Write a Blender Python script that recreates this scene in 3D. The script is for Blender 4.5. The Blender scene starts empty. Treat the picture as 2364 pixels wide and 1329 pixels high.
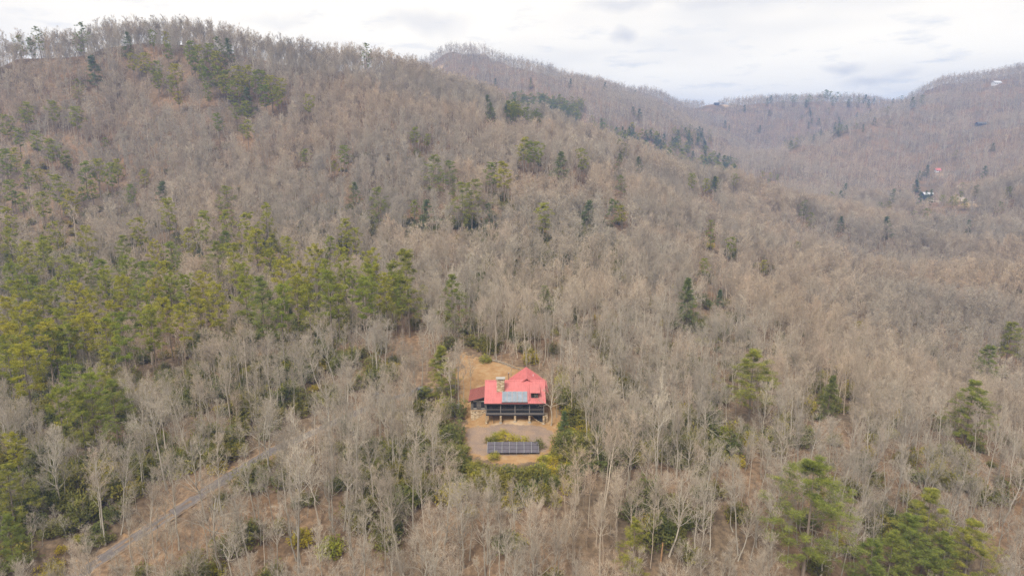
import bpy, bmesh, math, random
import numpy as np
from mathutils import Vector, Matrix

# ------------------------------------------------------------------ camera
SC = bpy.context.scene
COL = SC.collection
PITCH = math.radians(12.0)
CAMZ = 58.2
PW, PH, FPX = 2364.0, 1329.0, 1576.0          # photograph size and focal length in its pixels
cam_d = bpy.data.cameras.new('camera'); cam = bpy.data.objects.new('camera', cam_d); COL.objects.link(cam)
cam_d.sensor_width = 36.0; cam_d.lens = 36.0*FPX/PW; cam_d.clip_start = 0.5; cam_d.clip_end = 9000
cam.location = (0, 0, CAMZ); cam.rotation_euler = (math.pi/2-PITCH, 0, 0)
SC.camera = cam

# ------------------------------------------------------------------ sky, sun, exposure
SUN_EL, SUN_AZ = math.radians(52), math.radians(205)      # azimuth clockwise from +Y (behind the camera, to the left)
W = bpy.data.worlds.new('World'); SC.world = W; W.use_nodes = True
def build_world():
    nt = W.node_tree; nt.nodes.clear(); N = nt.nodes.new; L = nt.links.new
    out = N('ShaderNodeOutputWorld'); bg = N('ShaderNodeBackground'); bg.inputs['Strength'].default_value = 0.052
    L(bg.outputs[0], out.inputs[0])
    sky = N('ShaderNodeTexSky'); sky.sky_type = 'NISHITA'; sky.sun_disc = False
    sky.sun_elevation = SUN_EL; sky.sun_rotation = SUN_AZ; sky.altitude = 600; sky.dust_density = 3.0
    tc = N('ShaderNodeTexCoord')
    sep = N('ShaderNodeSeparateXYZ'); L(tc.outputs['Generated'], sep.inputs[0])
    # cloud deck: direction projected on a flat layer high above
    zz = N('ShaderNodeMath'); zz.operation = 'ABSOLUTE'; L(sep.outputs['Z'], zz.inputs[0])
    za = N('ShaderNodeMath'); za.operation = 'ADD'; L(zz.outputs[0], za.inputs[0]); za.inputs[1].default_value = 0.10
    dx = N('ShaderNodeMath'); dx.operation = 'DIVIDE'; L(sep.outputs['X'], dx.inputs[0]); L(za.outputs[0], dx.inputs[1])
    dy = N('ShaderNodeMath'); dy.operation = 'DIVIDE'; L(sep.outputs['Y'], dy.inputs[0]); L(za.outputs[0], dy.inputs[1])
    cmb = N('ShaderNodeCombineXYZ'); L(dx.outputs[0], cmb.inputs[0]); L(dy.outputs[0], cmb.inputs[1]); cmb.inputs[2].default_value = 3.3
    def noise(sc, det, ro, dist=0.0, off=(0,0,0)):
        mp = N('ShaderNodeMapping'); mp.inputs['Location'].default_value = off; L(cmb.outputs[0], mp.inputs[0])
        n = N('ShaderNodeTexNoise'); n.inputs['Scale'].default_value = sc; n.inputs['Detail'].default_value = det
        n.inputs['Roughness'].default_value = ro; n.inputs['Distortion'].default_value = dist; L(mp.outputs[0], n.inputs[0]); return n
    def ramp(src, stops):
        r = N('ShaderNodeValToRGB'); L(src, r.inputs[0]); e = r.color_ramp.elements
        e[0].position, e[0].color = stops[0][0], (*stops[0][1], 1)
        e[1].position, e[1].color = stops[-1][0], (*stops[-1][1], 1)
        for p, c in stops[1:-1]:
            q = e.new(p); q.color = (*c, 1)
        return r
    def mix(a, b, fac, kind='MIX'):
        m = N('ShaderNodeMix'); m.data_type = 'RGBA'; m.blend_type = kind
        for s, v in ((m.inputs[6], a), (m.inputs[7], b), (m.inputs[0], fac)):
            if isinstance(v, (tuple, float, int)): s.default_value = v
            else: L(v, s)
        return m.outputs[2]
    n1 = noise(0.55, 3, 0.55, 0.0, (1.3, 0.4, 0)); n2 = noise(2.4, 4, 0.62, 0.0, (4.0, 2.2, 0))
    r1 = ramp(n1.outputs[0], [(0.34, (7.4, 6.95, 6.3)), (0.46, (8.9, 8.15, 6.95)), (0.60, (9.6, 8.75, 7.3))])
    r2 = ramp(n2.outputs[0], [(0.55, (0, 0, 0)), (0.72, (1, 1, 1))])
    c = mix(r1.outputs[0], (7.0, 6.7, 6.3, 1), r2.outputs[0])
    # loose darker clouds: direction, half width, half height, strength
    wn = N('ShaderNodeTexNoise'); wn.inputs['Scale'].default_value = 14; wn.inputs['Detail'].default_value = 3; L(tc.outputs['Generated'], wn.inputs[0])
    wv = N('ShaderNodeVectorMath'); wv.operation = 'SUBTRACT'; L(wn.outputs['Color'], wv.inputs[0]); wv.inputs[1].default_value = (.5, .5, .5)
    ws = N('ShaderNodeVectorMath'); ws.operation = 'SCALE'; L(wv.outputs[0], ws.inputs[0]); ws.inputs[3].default_value = 0.05
    pv = N('ShaderNodeVectorMath'); pv.operation = 'ADD'; L(tc.outputs['Generated'], pv.inputs[0]); L(ws.outputs[0], pv.inputs[1])
    for (u, v, hw, hh_, st) in ((1432, 84, .026, .012, .95), (1440, 16, .07, .014, .7), (1945, 154, .026, .010, .9), (1995, 188, .040, .011, .75), (2085, 174, .025, .009, .5), (975, 52, .085, .022, .55), (640, 45, .06, .012, .35), (1640, 12, .09, .010, .5)):
        q = Vector((u-PW/2, FPX, 0)); ax = (u-PW/2)/FPX; bz = (PH/2-v)/FPX
        d = Vector((ax, math.cos(PITCH)+bz*math.sin(PITCH), -math.sin(PITCH)+bz*math.cos(PITCH))).normalized()
        sb = N('ShaderNodeVectorMath'); sb.operation = 'SUBTRACT'; L(pv.outputs[0], sb.inputs[0]); sb.inputs[1].default_value = d
        ml = N('ShaderNodeVectorMath'); ml.operation = 'MULTIPLY'; L(sb.outputs[0], ml.inputs[0]); ml.inputs[1].default_value = (1/hw, 1/hw, 1/hh_)
        ln = N('ShaderNodeVectorMath'); ln.operation = 'LENGTH'; L(ml.outputs[0], ln.inputs[0])
        rm = ramp(ln.outputs['Value'], [(0.25, (st, st, st)), (1.0, (0, 0, 0))]); c = mix(c, (6.0, 5.7, 5.5, 1), rm.outputs[0])
    c = mix(sky.outputs[0], c, 0.90)
    L(c, bg.inputs['Color'])
build_world()
sl = bpy.data.lights.new('sun', 'SUN'); sl.energy = 1.5; sl.angle = math.radians(20); sl.color = (1.0, 0.95, 0.88)
so = bpy.data.objects.new('sun', sl); COL.objects.link(so)
sd = Vector((math.sin(SUN_AZ)*math.cos(SUN_EL), math.cos(SUN_AZ)*math.cos(SUN_EL), math.sin(SUN_EL)))
so.rotation_euler = sd.to_track_quat('Z', 'Y').to_euler(); so.location = (0, 0, 300)
vs = SC.view_settings; vs.view_transform = 'Standard'; vs.look = 'None'; vs.exposure = 1.55; vs.gamma = 1.0; vs.use_curve_mapping = False
SC.render.engine = 'CYCLES'
SC.cycles.use_denoising = True; SC.cycles.denoiser = 'OPENIMAGEDENOISE'; SC.cycles.denoising_input_passes = 'RGB_ALBEDO_NORMAL'; SC.cycles.denoising_prefilter = 'NONE'
SC.cycles.max_bounces = 4; SC.cycles.diffuse_bounces = 2; SC.cycles.transparent_max_bounces = 12; SC.cycles.volume_bounces = 1
SC.cycles.use_adaptive_sampling = False; SC.cycles.sample_clamp_indirect = 4.0

# ------------------------------------------------------------------ projection helpers (photograph pixel <-> place)
cp, sp = math.cos(PITCH), math.sin(PITCH)
def ray(u, v):
    a = (u-PW/2)/FPX; b = (PH/2-v)/FPX
    return np.array([a, cp+b*sp, -sp+b*cp])
def at(u, v, Y):
    d = ray(u, v); return np.array([0, 0, CAMZ])+d*(Y/d[1])
def project(P):
    P = np.asarray(P, float); q = P-np.array([0, 0, CAMZ])
    dep = q[..., 1]*cp-q[..., 2]*sp; up = q[..., 1]*sp+q[..., 2]*cp
    return PW/2+FPX*q[..., 0]/dep, PH/2-FPX*up/dep, dep

# ------------------------------------------------------------------ terrain
rng0 = np.random.default_rng(11)
def vnoise(x, y, seed=0):
    xi = np.floor(x).astype(np.int64); yi = np.floor(y).astype(np.int64); fx = x-xi; fy = y-yi
    def h(a, b):
        n = (a*374761393+b*668265263+seed*974634777) & 0x7fffffff
        n = ((n ^ (n >> 13))*1274126177) & 0x7fffffff
        return ((n ^ (n >> 16)) & 0xffff)/65535.0
    sx = fx*fx*(3-2*fx); sy = fy*fy*(3-2*fy)
    return (h(xi, yi)*(1-sx)+h(xi+1, yi)*sx)*(1-sy)+(h(xi, yi+1)*(1-sx)+h(xi+1, yi+1)*sx)*sy
def fbm(x, y, oct=4, seed=0):
    s = 0; a = 0.5
    for k in range(oct):
        s = s+a*vnoise(x*2**k, y*2**k, seed+k*17); a *= 0.5
    return s
# ground seen at photograph pixel (u, v) at distance Y
PIX = [
 # house knoll, clearing
 (1121,981,135.4),(1189,974,135.4),(1257,979,135.4),(1100,972,138.4),(1060,940,143),(1180,1053,122),(1120,1050,122),(1237,1050,122),
 (1300,960,137),(1290,1040,124),(1090,1060,122),(1060,880,153),(1100,836,165),(1150,836,164),(1200,852,160),(1260,880,152),(1040,840,163),
 (1180,1110,113),(1060,1110,113),(1300,1110,113),
 # front slope and drive
 (180,1329,97),(400,1190,107),(560,1082,118),(780,976,140),(880,925,148),(1000,905,151),
 (700,1329,96),(1180,1329,96),(1600,1329,99),(2000,1329,104),(2364,1329,108),(0,1329,94),(0,1150,112),(200,1080,120),(450,1050,124),
 (0,950,148),(300,900,152),(600,880,156),(850,860,160),
 (0,760,208),(300,720,212),(600,710,214),(850,720,210),(1000,760,190),(1150,740,198),
 (0,560,300),(300,540,315),(600,530,322),(850,540,318),(1050,560,305),(1250,620,262),(1250,720,210),
 (0,400,385),(300,370,400),(600,340,425),(850,350,430),(1100,400,400),(1300,480,352),
 (0,250,450),(300,220,455),(600,210,480),(850,230,500),(1050,290,490),(1250,370,465),
 # near ridge crest
 (-300,215,440),(-100,180,450),(0,155,462),(90,142,468),(180,130,476),(260,112,482),(330,104,486),(420,106,492),(500,120,500),(560,130,505),(700,152,520),(850,172,540),(950,198,560),
 (1050,240,580),(1180,280,600),(1330,338,590),(1500,404,570),(1680,460,545),(1800,500,520),
 # right of the house, down to the hollow
 (1400,1000,138),(1400,860,162),(1450,760,195),(1500,640,265),(1500,540,345),(1600,1100,118),(1600,900,158),(1650,760,215),(1650,640,300),
 (1800,1150,116),(1800,950,155),(1850,800,215),(1800,660,320),(1750,570,420),
 (2050,1150,120),(2050,950,172),(2050,800,240),(2000,680,345),(1950,590,460),(1900,520,600),
 (2300,1150,122),(2300,950,182),(2300,800,258),(2250,700,330),(2200,620,430),(2150,560,540),
 (2364,620,400),(2364,530,520),
 (1860,470,720),(1800,420,850),(1745,372,1020),(1700,345,1150),
 # right hill
 (2000,500,680),(2140,455,800),(2250,470,690),(2364,440,640),(2165,396,920),(2000,420,900),(2300,360,900),(2364,300,950),(1880,400,960),
 (2260,287,1090),(2100,310,1080),(1950,360,1030),(2300,200,1230),(2200,222,1270),(2120,238,1330),(2050,252,1420),(2364,186,1240),(2500,170,1250),(2700,160,1250),
 # bowl at the head of the hollow
 (1850,300,1400),(1750,310,1380),(1950,285,1430),(2040,262,1480),(1690,330,1320),(1650,245,1620),(1720,236,1600),(1800,243,1620),(1900,240,1600),(1980,245,1560),(1600,270,1480),
 # second spur with its own peak
 (1060,114,1230),(1010,144,1210),(960,180,1190),(900,198,1190),(800,208,1180),(650,215,1180),(1060,160,1320),(1120,128,1240),(1200,178,1280),(1300,196,1330),(1400,212,1400),(1520,232,1500),
 (1120,190,1080),(1200,225,1020),(1300,255,1000),(1400,290,980),(1500,325,960),(1600,370,930),(1660,400,910),(1700,420,860),
]
# ground hidden behind the crests, beside and behind the camera (metres)
XYZ = [(-420,560,70),(-250,600,60),(-100,680,40),(30,720,14),(150,710,-6),(-600,520,90),(-700,300,40),(-500,250,25),(-350,150,8),
 (-250,40,-20),(0,0,-34),(0,60,-22),(-150,0,-30),(200,0,-30),(400,100,-18),(600,250,0),(800,500,40),(0,-250,-60),(-500,-200,-20),(600,-200,-10),(1200,300,90),(1300,900,170),(1500,1500,160),
 (250,690,-12),(-400,900,90),(-700,800,80),(-150,1000,120),(-350,1250,110),(-900,1300,100),(-200,1500,110),(200,1700,90),(600,1900,70),(1000,1800,90),(0,2300,60),(800,2500,50),(-900,2200,80),(1800,2300,90),(-1600,700,80),(-1600,-300,30),(1900,-300,80),(1900,800,150),(330,830,-4),
 # sheltered ground under and behind the house
 (0.5,141,1.9),(-4,146,2.2),(5,146,2.4),(0,152,2.7),(-8,150,2.1)]
def build_controls():
    P = [at(u, v, Y) for u, v, Y in PIX]+[np.array(q, float) for q in XYZ]
    for u, v, Y in [(-300,215,440),(-100,180,450),(0,155,462),(90,142,468),(180,130,476),(260,112,482),(330,104,486),(420,106,492),(500,120,500),(560,130,505),(700,152,520),(850,172,540),(950,198,560),(1050,240,580),(1180,280,600),(1330,338,590)]:   # the ground falls away behind the near ridge
        P.append(at(u, v, Y)+np.array([0, 38, -9.0]))
    for u, v, Y in [(1770,362,1000),(1850,336,1050),(1950,304,1110),(2040,275,1170),(2110,250,1230)]:   # crest of the right-hand spur, and the draw behind it
        a = at(u, v, Y); P += [a, a+np.array([45, 110, -30.0])]
    return np.array(P)
CP = build_controls()
TS = 300.0
def tps_fit(P, lam=2e-4):
    X = P[:, :2]/TS; n = len(X)
    d = np.linalg.norm(X[:, None]-X[None], axis=2); K = np.where(d > 0, d*d*np.log(np.maximum(d, 1e-9)), 0)
    A = np.zeros((n+3, n+3)); A[:n, :n] = K+lam*np.eye(n)*1.0; A[:n, n] = 1; A[:n, n+1:] = X; A[n, :n] = 1; A[n+1:, :n] = X.T
    b = np.zeros(n+3); b[:n] = P[:, 2]
    return X, np.linalg.solve(A, b)
TX, TW = tps_fit(CP)
def tps_eval(x, y):
    s = x.shape; q = np.stack([x.ravel(), y.ravel()], 1)/TS; out = np.empty(len(q)); n = len(TX)
    for i in range(0, len(q), 20000):
        c = q[i:i+20000]; d2 = ((c[:, None]-TX[None])**2).sum(2); K = 0.5*d2*np.log(np.maximum(d2, 1e-16))
        out[i:i+20000] = K@TW[:n]+TW[n]+c@TW[n+1:]
    return out.reshape(s)
def sstep(a, b, x):
    t = np.clip((x-a)/(b-a), 0, 1); return t*t*(3-2*t)
def axis(lo, hi, flo, fhi, step, grow):
    a = list(np.arange(flo, fhi+1e-6, step)); s = step; p = flo
    while p > lo: s *= grow; p -= s; a.insert(0, p)
    s = step; p = fhi
    while p < hi: s *= grow; p += s; a.append(p)
    return np.array(a)
GX = axis(-2200, 2600, -70, 80, 1.0, 1.035); GY = axis(-600, 3000, 88, 172, 1.0, 1.03)
mx, my = np.meshgrid(GX, GY, indexing='ij')
HZ = tps_eval(mx, my)
dh = np.hypot(mx-0, my-140)
# spurs and draws running down the slopes, from upper left to lower right
def folds(x, y, period, stretch, ang, seed):
    c, s_ = math.cos(ang), math.sin(ang); a = x*c+y*s_; b = -x*s_+y*c
    a = a+(fbm(x/110+seed, y/110, 2, seed)-.38)*70
    return np.abs(fbm(a/period+seed, b/(period*stretch), 2, seed)*2-0.75)
crest = np.exp(-(np.minimum(np.abs(my-(485+0.16*(mx+300))), 400)/45.0)**2)*(mx < 60)
calm = 1-.8*crest
HZ = HZ+(fbm(mx/95+7, my/95, 3, 3)-0.44)*16*sstep(120, 420, dh)*calm+(.22-folds(mx, my, 46, 4.5, math.radians(38), 31))*26*sstep(105, 300, dh)*calm+(.22-folds(mx, my, 105, 3.0, math.radians(-40), 53))*26*sstep(650, 900, my)
HZ = HZ+(fbm(mx/30, my/30, 3, 9)-0.44)*4.0*sstep(45, 160, dh)*calm+(fbm(mx/6, my/6, 3, 5)-0.44)*0.5*sstep(25, 60, dh)
HZ = HZ+(fbm(mx/2.5, my/2.5, 2, 5)-0.37)*0.10
def height(x, y):
    x = np.asarray(x, float); y = np.asarray(y, float)
    i = np.clip(np.searchsorted(GX, x)-1, 0, len(GX)-2); j = np.clip(np.searchsorted(GY, y)-1, 0, len(GY)-2)
    fx = np.clip((x-GX[i])/(GX[i+1]-GX[i]), 0, 1); fy = np.clip((y-GY[j])/(GY[j+1]-GY[j]), 0, 1)
    return (HZ[i, j]*(1-fx)+HZ[i+1, j]*fx)*(1-fy)+(HZ[i, j+1]*(1-fx)+HZ[i+1, j+1]*fx)*fy
YS = np.concatenate([np.arange(60, 300, 0.5), np.arange(300, 800, 1.0), np.arange(800, 2300, 3.0)])
def find(u, v, h=0.0):
    """place where something h metres tall has its top at photograph pixel (u, v)"""
    d = ray(u, v); x = d[0]/d[1]*YS; z = CAMZ+d[2]/d[1]*YS
    g = z-(height(x, YS)+h); k = np.argmax(g <= 0)
    if not (g <= 0).any(): k = len(YS)-1 if g[-1] > 0 else 0
    if not (g <= 0).any(): k = int(np.argmin(g))
    return np.array([x[k], YS[k], height(x[k], YS[k])])

# ------------------------------------------------------------------ scene helpers
def tag(o, label=None, cat=None, group=None, kind=None):
    if label: o['label'] = label
    if cat: o['category'] = cat
    if group: o['group'] = group
    if kind: o['kind'] = kind
    return o
def empty(name, loc=(0, 0, 0), rz=0.0, parent=None):
    o = bpy.data.objects.new(name, None); COL.objects.link(o); o.location = loc; o.rotation_euler = (0, 0, rz); o.parent = parent
    o.empty_display_size = 0.5
    return o
def link(name, me, parent=None, loc=None):
    o = bpy.data.objects.new(name, me); COL.objects.link(o); o.parent = parent
    if loc is not None: o.location = loc
    return o
def tri_mesh(name, V, F, mats, mi=None, smooth=False):
    me = bpy.data.meshes.new(name); V = np.asarray(V, np.float32); F = np.asarray(F, np.int32)
    me.vertices.add(len(V)); me.vertices.foreach_set('co', V.ravel())
    k = F.shape[1]; me.loops.add(F.size); me.loops.foreach_set('vertex_index', F.ravel())
    me.polygons.add(len(F)); me.polygons.foreach_set('loop_start', np.arange(0, F.size, k, dtype=np.int32))
    me.polygons.foreach_set('loop_total', np.full(len(F), k, np.int32))
    for m in mats: me.materials.append(m)
    if mi is not None: me.polygons.foreach_set('material_index', np.asarray(mi, np.int32))
    if smooth: me.polygons.foreach_set('use_smooth', np.ones(len(F), bool))
    me.update(calc_edges=True); return me
class MB:
    """collects boxes, bars, quads and tubes; build() links them as one mesh"""
    def __init__(s): s.v = []; s.f = []; s.m = []; s.cm = 0
    def add(s, vs, fs):
        b = len(s.v); s.v += [tuple(map(float, q)) for q in vs]; s.f += [tuple(b+i for i in f) for f in fs]; s.m += [s.cm]*len(fs); return s
    def box(s, x0, x1, y0, y1, z0, z1):
        return s.add([(x0,y0,z0),(x1,y0,z0),(x1,y1,z0),(x0,y1,z0),(x0,y0,z1),(x1,y0,z1),(x1,y1,z1),(x0,y1,z1)],
                     [(0,3,2,1),(4,5,6,7),(0,1,5,4),(1,2,6,5),(2,3,7,6),(3,0,4,7)])
    def hexa(s, p):   # eight corners, bottom four then top four
        return s.add(p, [(0,3,2,1),(4,5,6,7),(0,1,5,4),(1,2,6,5),(2,3,7,6),(3,0,4,7)])
    def slab(s, a, b, c, d, t):   # four corners of the top face, thickness straight down
        p = [Vector(q) for q in (a, b, c, d)]; n = (p[1]-p[0]).cross(p[3]-p[0]).normalized()
        return s.hexa([q-n*t for q in p]+p)
    def tube(s, pts, r, n=8, cap=True):
        pts = [Vector(p) for p in pts]; rr = r if isinstance(r, (list, tuple)) else [r]*len(pts); rings = []; vs = []
        for i, p in enumerate(pts):
            t = (pts[min(i+1, len(pts)-1)]-pts[max(i-1, 0)]).normalized(); a = t.orthogonal().normalized() if abs(t.z) > 0.95 else t.cross(Vector((0, 0, 1))).normalized()
            b = t.cross(a)
            for k in range(n):
                an = 2*math.pi*k/n; vs.append(p+(a*math.cos(an)+b*math.sin(an))*rr[i])
        fs = []
        for i in range(len(pts)-1):
            for k in range(n):
                fs.append((i*n+k, i*n+(k+1) % n, (i+1)*n+(k+1) % n, (i+1)*n+k))
        if cap: fs += [tuple(range(n))[::-1], tuple((len(pts)-1)*n+k for k in range(n))]
        return s.add(vs, fs)
    def mesh(s, name, mats):
        me = bpy.data.meshes.new(name); me.from_pydata(s.v, [], s.f)
        for m in (mats if isinstance(mats, (list, tuple)) else [mats]): me.materials.append(m)
        me.polygons.foreach_set('material_index', s.m); me.update(); return me
    def build(s, name, mats, parent=None, loc=None, bevel=0):
        o = link(name, s.mesh(name, mats), parent, loc)
        if bevel:
            b = o.modifiers.new('bevel', 'BEVEL'); b.width = bevel; b.segments = 1; b.limit_method = 'ANGLE'
        return o
def box(name, mat, parent, x0, x1, y0, y1, z0, z1, bevel=0):
    return MB().box(x0, x1, y0, y1, z0, z1).build(name, mat, parent, bevel=bevel)

# ------------------------------------------------------------------ materials
class NT:
    def __init__(s, name):
        s.mat = bpy.data.materials.new(name); s.mat.use_nodes = True; s.t = s.mat.node_tree
        s.b = s.t.nodes['Principled BSDF']; s.b.inputs['Roughness'].default_value = 0.9; s.b.inputs['Specular IOR Level'].default_value = 0.2
        s.tc = None
    def n(s, kind, **kw):
        q = s.t.nodes.new(kind)
        for k, v in kw.items():
            if k.startswith('_'): setattr(q, k[1:], v)
            else: q.inputs[k].default_value = v
        return q
    def l(s, a, b): s.t.links.new(a, b)
    def coord(s, which='Object'):
        if s.tc is None: s.tc = s.t.nodes.new('ShaderNodeTexCoord')
        return s.tc.outputs[which]
    def noise(s, scale, detail=4, rough=0.55, src=None, stretch=None, dist=0.0):
        q = s.n('ShaderNodeTexNoise', Scale=scale, Detail=detail, Roughness=rough, Distortion=dist); src = src or s.coord()
        if stretch:
            m = s.n('ShaderNodeMapping'); m.inputs['Scale'].default_value = stretch; s.l(src, m.inputs[0]); src = m.outputs[0]
        s.l(src, q.inputs[0]); return q.outputs[0]
    def ramp(s, src, *stops):
        r = s.n('ShaderNodeValToRGB'); s.l(src, r.inputs[0]); e = r.color_ramp.elements
        def c4(c): return (c, c, c, 1) if not isinstance(c, tuple) else (*c, 1)
        e[0].position, e[0].color = stops[0][0], c4(stops[0][1]); e[1].position, e[1].color = stops[-1][0], c4(stops[-1][1])
        for p, c in stops[1:-1]: e.new(p).color = c4(c)
        return r.outputs[0]
    def mix(s, a, b, f, kind='MIX'):
        m = s.n('ShaderNodeMix', _data_type='RGBA', _blend_type=kind)
        for sock, v in ((m.inputs[6], a), (m.inputs[7], b), (m.inputs[0], f)):
            if isinstance(v, tuple): sock.default_value = (*v, 1) if len(v) == 3 else v
            elif isinstance(v, (int, float)): sock.default_value = v
            else: s.l(v, sock)
        return m.outputs[2]
    def math(s, op, a, b=0.0, clamp=False):
        m = s.n('ShaderNodeMath', _operation=op, _use_clamp=clamp)
        for sock, v in ((m.inputs[0], a), (m.inputs[1], b)):
            if isinstance(v, (int, float)): sock.default_value = v
            else: s.l(v, sock)
        return m.outputs[0]
    def attr(s, name):
        a = s.n('ShaderNodeAttribute', _attribute_name=name); return a
    def col(s, c):
        if isinstance(c, tuple): s.b.inputs['Base Color'].default_value = (*c, 1)
        else: s.l(c, s.b.inputs['Base Color'])
        return s
    def bump(s, h, strength=0.4, dist=0.05):
        b = s.n('ShaderNodeBump', Strength=strength, Distance=dist); s.l(h, b.inputs['Height']); s.l(b.outputs[0], s.b.inputs['Normal']); return s
    def rough(s, v): s.b.inputs['Roughness'].default_value = v; return s
def plain(name, c, var=0.25, scale=3.0, rough=0.8, spec=0.3, metal=0.0, stretch=None):
    m = NT(name); lo = tuple(x*(1-var) for x in c); hi = tuple(min(1, x*(1+var)) for x in c)
    m.col(m.ramp(m.noise(scale, 5, 0.6, stretch=stretch), (0.3, lo), (0.7, hi))).rough(rough); m.b.inputs['Specular IOR Level'].default_value = spec; m.b.inputs['Metallic'].default_value = metal
    return m.mat
def wood_bark(name, lo, hi, moss=0.0):
    m = NT(name); oi = m.n('ShaderNodeObjectInfo')
    base = m.mix(lo, hi, m.noise(1.4, 1, 0.6))
    # woods vary in patches: warmer and greyer stands
    pn = m.n('ShaderNodeTexNoise', Scale=0.014, Detail=2.0); m.l(oi.outputs['Location'], pn.inputs[0])
    base = m.mix(base, m.ramp(pn.outputs[0], (0.34, (0.86, 0.87, 0.88)), (0.46, (0.97, 0.97, 0.96)), (0.56, (1.03, 0.98, 0.93)), (0.68, (1.10, 1.02, 0.93))), 1.0, 'MULTIPLY')
    tint = m.ramp(oi.outputs['Random'], (0.0, (0.70, 0.67, 0.64)), (0.3, (0.92, 0.89, 0.85)), (0.7, (1.02, 1.0, 0.96)), (0.88, (1.10, 1.0, 0.93)), (1.0, (1.26, 1.26, 1.22)))
    m.col(m.mix(base, tint, 1.0, 'MULTIPLY')); return m.mat
def leafy(name, c_lo, c_mid, c_hi, trans=0.25, yellow=None):
    m = NT(name); oi = m.n('ShaderNodeObjectInfo'); geo = m.n('ShaderNodeNewGeometry')
    base = m.ramp(m.noise(0.9, 1, 0.6), (0.30, c_lo), (0.50, c_mid), (0.72, c_hi))
    tint = m.ramp(oi.outputs['Random'], (0.0, (0.74, 0.86, 0.95)), (0.5, (1.0, 1.0, 1.0)), (1.0, (1.28, 1.12, 0.85)))
    base = m.mix(base, tint, 1.0, 'MULTIPLY')
    d = m.b; d.inputs['Roughness'].default_value = 0.75; m.col(base)
    tr = m.n('ShaderNodeBsdfTranslucent'); m.l(base, tr.inputs[0]); ms = m.n('ShaderNodeMixShader'); ms.inputs[0].default_value = trans
    out = m.t.nodes['Material Output']; m.l(d.outputs[0], ms.inputs[1]); m.l(tr.outputs[0], ms.inputs[2]); m.l(ms.outputs[0], out.inputs[0])
    return m.mat
MT = {}
MT['bark_grey'] = wood_bark('bark_grey', (0.29, 0.265, 0.225), (0.53, 0.49, 0.425))
MT['bark_twig'] = wood_bark('bark_twig', (0.335, 0.29, 0.234), (0.525, 0.465, 0.385))
MT['bark_pine'] = wood_bark('bark_pine', (0.16, 0.13, 0.105), (0.27, 0.23, 0.19))
MT['pine_yellow'] = leafy('pine_yellow', (0.165, 0.185, 0.024), (0.30, 0.312, 0.036), (0.43, 0.42, 0.055))
MT['pine_blue'] = leafy('pine_blue', (0.085, 0.115, 0.042), (0.15, 0.19, 0.062), (0.24, 0.275, 0.09))
MT['pine_soft'] = leafy('pine_soft', (0.13, 0.15, 0.032), (0.24, 0.255, 0.048), (0.37, 0.365, 0.065))
MT['laurel'] = leafy('laurel', (0.095, 0.10, 0.026), (0.175, 0.175, 0.045), (0.27, 0.255, 0.065), 0.3)
MT['laurel_yellow'] = leafy('laurel_yellow', (0.22, 0.205, 0.026), (0.37, 0.325, 0.036), (0.52, 0.44, 0.05), 0.3)

# ------------------------------------------------------------------ ground: one sheet
def poly_pix(pts): return np.array([find(u, v)[:2] for u, v in pts])
def inside(poly, x, y):
    c = np.zeros(np.shape(x), bool); n = len(poly); j = n-1
    for i in range(n):
        xi, yi = poly[i]; xj, yj = poly[j]
        c ^= ((yi > y) != (yj > y)) & (x < (xj-xi)*(y-yi)/(yj-yi+1e-12)+xi); j = i
    return c
def dist_line(line, x, y):
    d = np.full(np.shape(x), 1e9)
    for a, b in zip(line[:-1], line[1:]):
        ab = b-a; t = np.clip(((x-a[0])*ab[0]+(y-a[1])*ab[1])/(ab@ab+1e-9), 0, 1)
        d = np.minimum(d, np.hypot(x-a[0]-t*ab[0], y-a[1]-t*ab[1]))
    return d
CLEAR = poly_pix([(1078,975),(1066,1010),(1085,1050),(1130,1064),(1190,1075),(1240,1066),(1272,1040),(1292,1000),(1298,962),(1284,925),(1264,890),(1245,868),(1205,850),(1160,837),(1108,833),(1066,812),(1050,822),(1052,855),(1062,885),(1064,905),(1066,945)])
GRAVEL = poly_pix([(1078,985),(1072,1010),(1090,1045),(1118,1052),(1245,1052),(1266,1030),(1278,1000),(1262,988),(1225,978),(1190,976),(1150,980),(1118,990)])
ROADPIX = [(60,1420),(180,1332),(290,1255),(400,1186),(490,1126),(560,1082),(640,1036),(720,1000),(790,972),(850,940),(900,920),(960,908),(1010,903),(1050,893)]
def densify(line, step):
    out = [line[0]]
    for a, b in zip(line[:-1], line[1:]):
        n = max(1, int(np.linalg.norm(b-a)/step))
        for k in range(1, n+1): out.append(a+(b-a)*k/n)
    return np.array(out)
ROAD = densify(np.array([find(u, v)[:2] for u, v in ROADPIX]), 1.5)
for _ in range(6): ROAD[1:-1] = 0.25*ROAD[:-2]+0.5*ROAD[1:-1]+0.25*ROAD[2:]
# the drive is benched into the slope
rh = height(ROAD[:, 0], ROAD[:, 1])
for _ in range(20): rh[1:-1] = 0.25*rh[:-2]+0.5*rh[1:-1]+0.25*rh[2:]
ix = np.where((GX > -110) & (GX < 10))[0]; iy = np.where((GY > 60) & (GY < 175))[0]
bx, by = mx[np.ix_(ix, iy)], my[np.ix_(ix, iy)]
dd = np.hypot(bx[..., None]-ROAD[:, 0], by[..., None]-ROAD[:, 1]); kk = dd.argmin(2); dm = dd.min(2)
wgt = 1-sstep(2.6, 6.0, dm); HZ[np.ix_(ix, iy)] = HZ[np.ix_(ix, iy)]*(1-wgt)+rh[kk]*wgt
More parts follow.
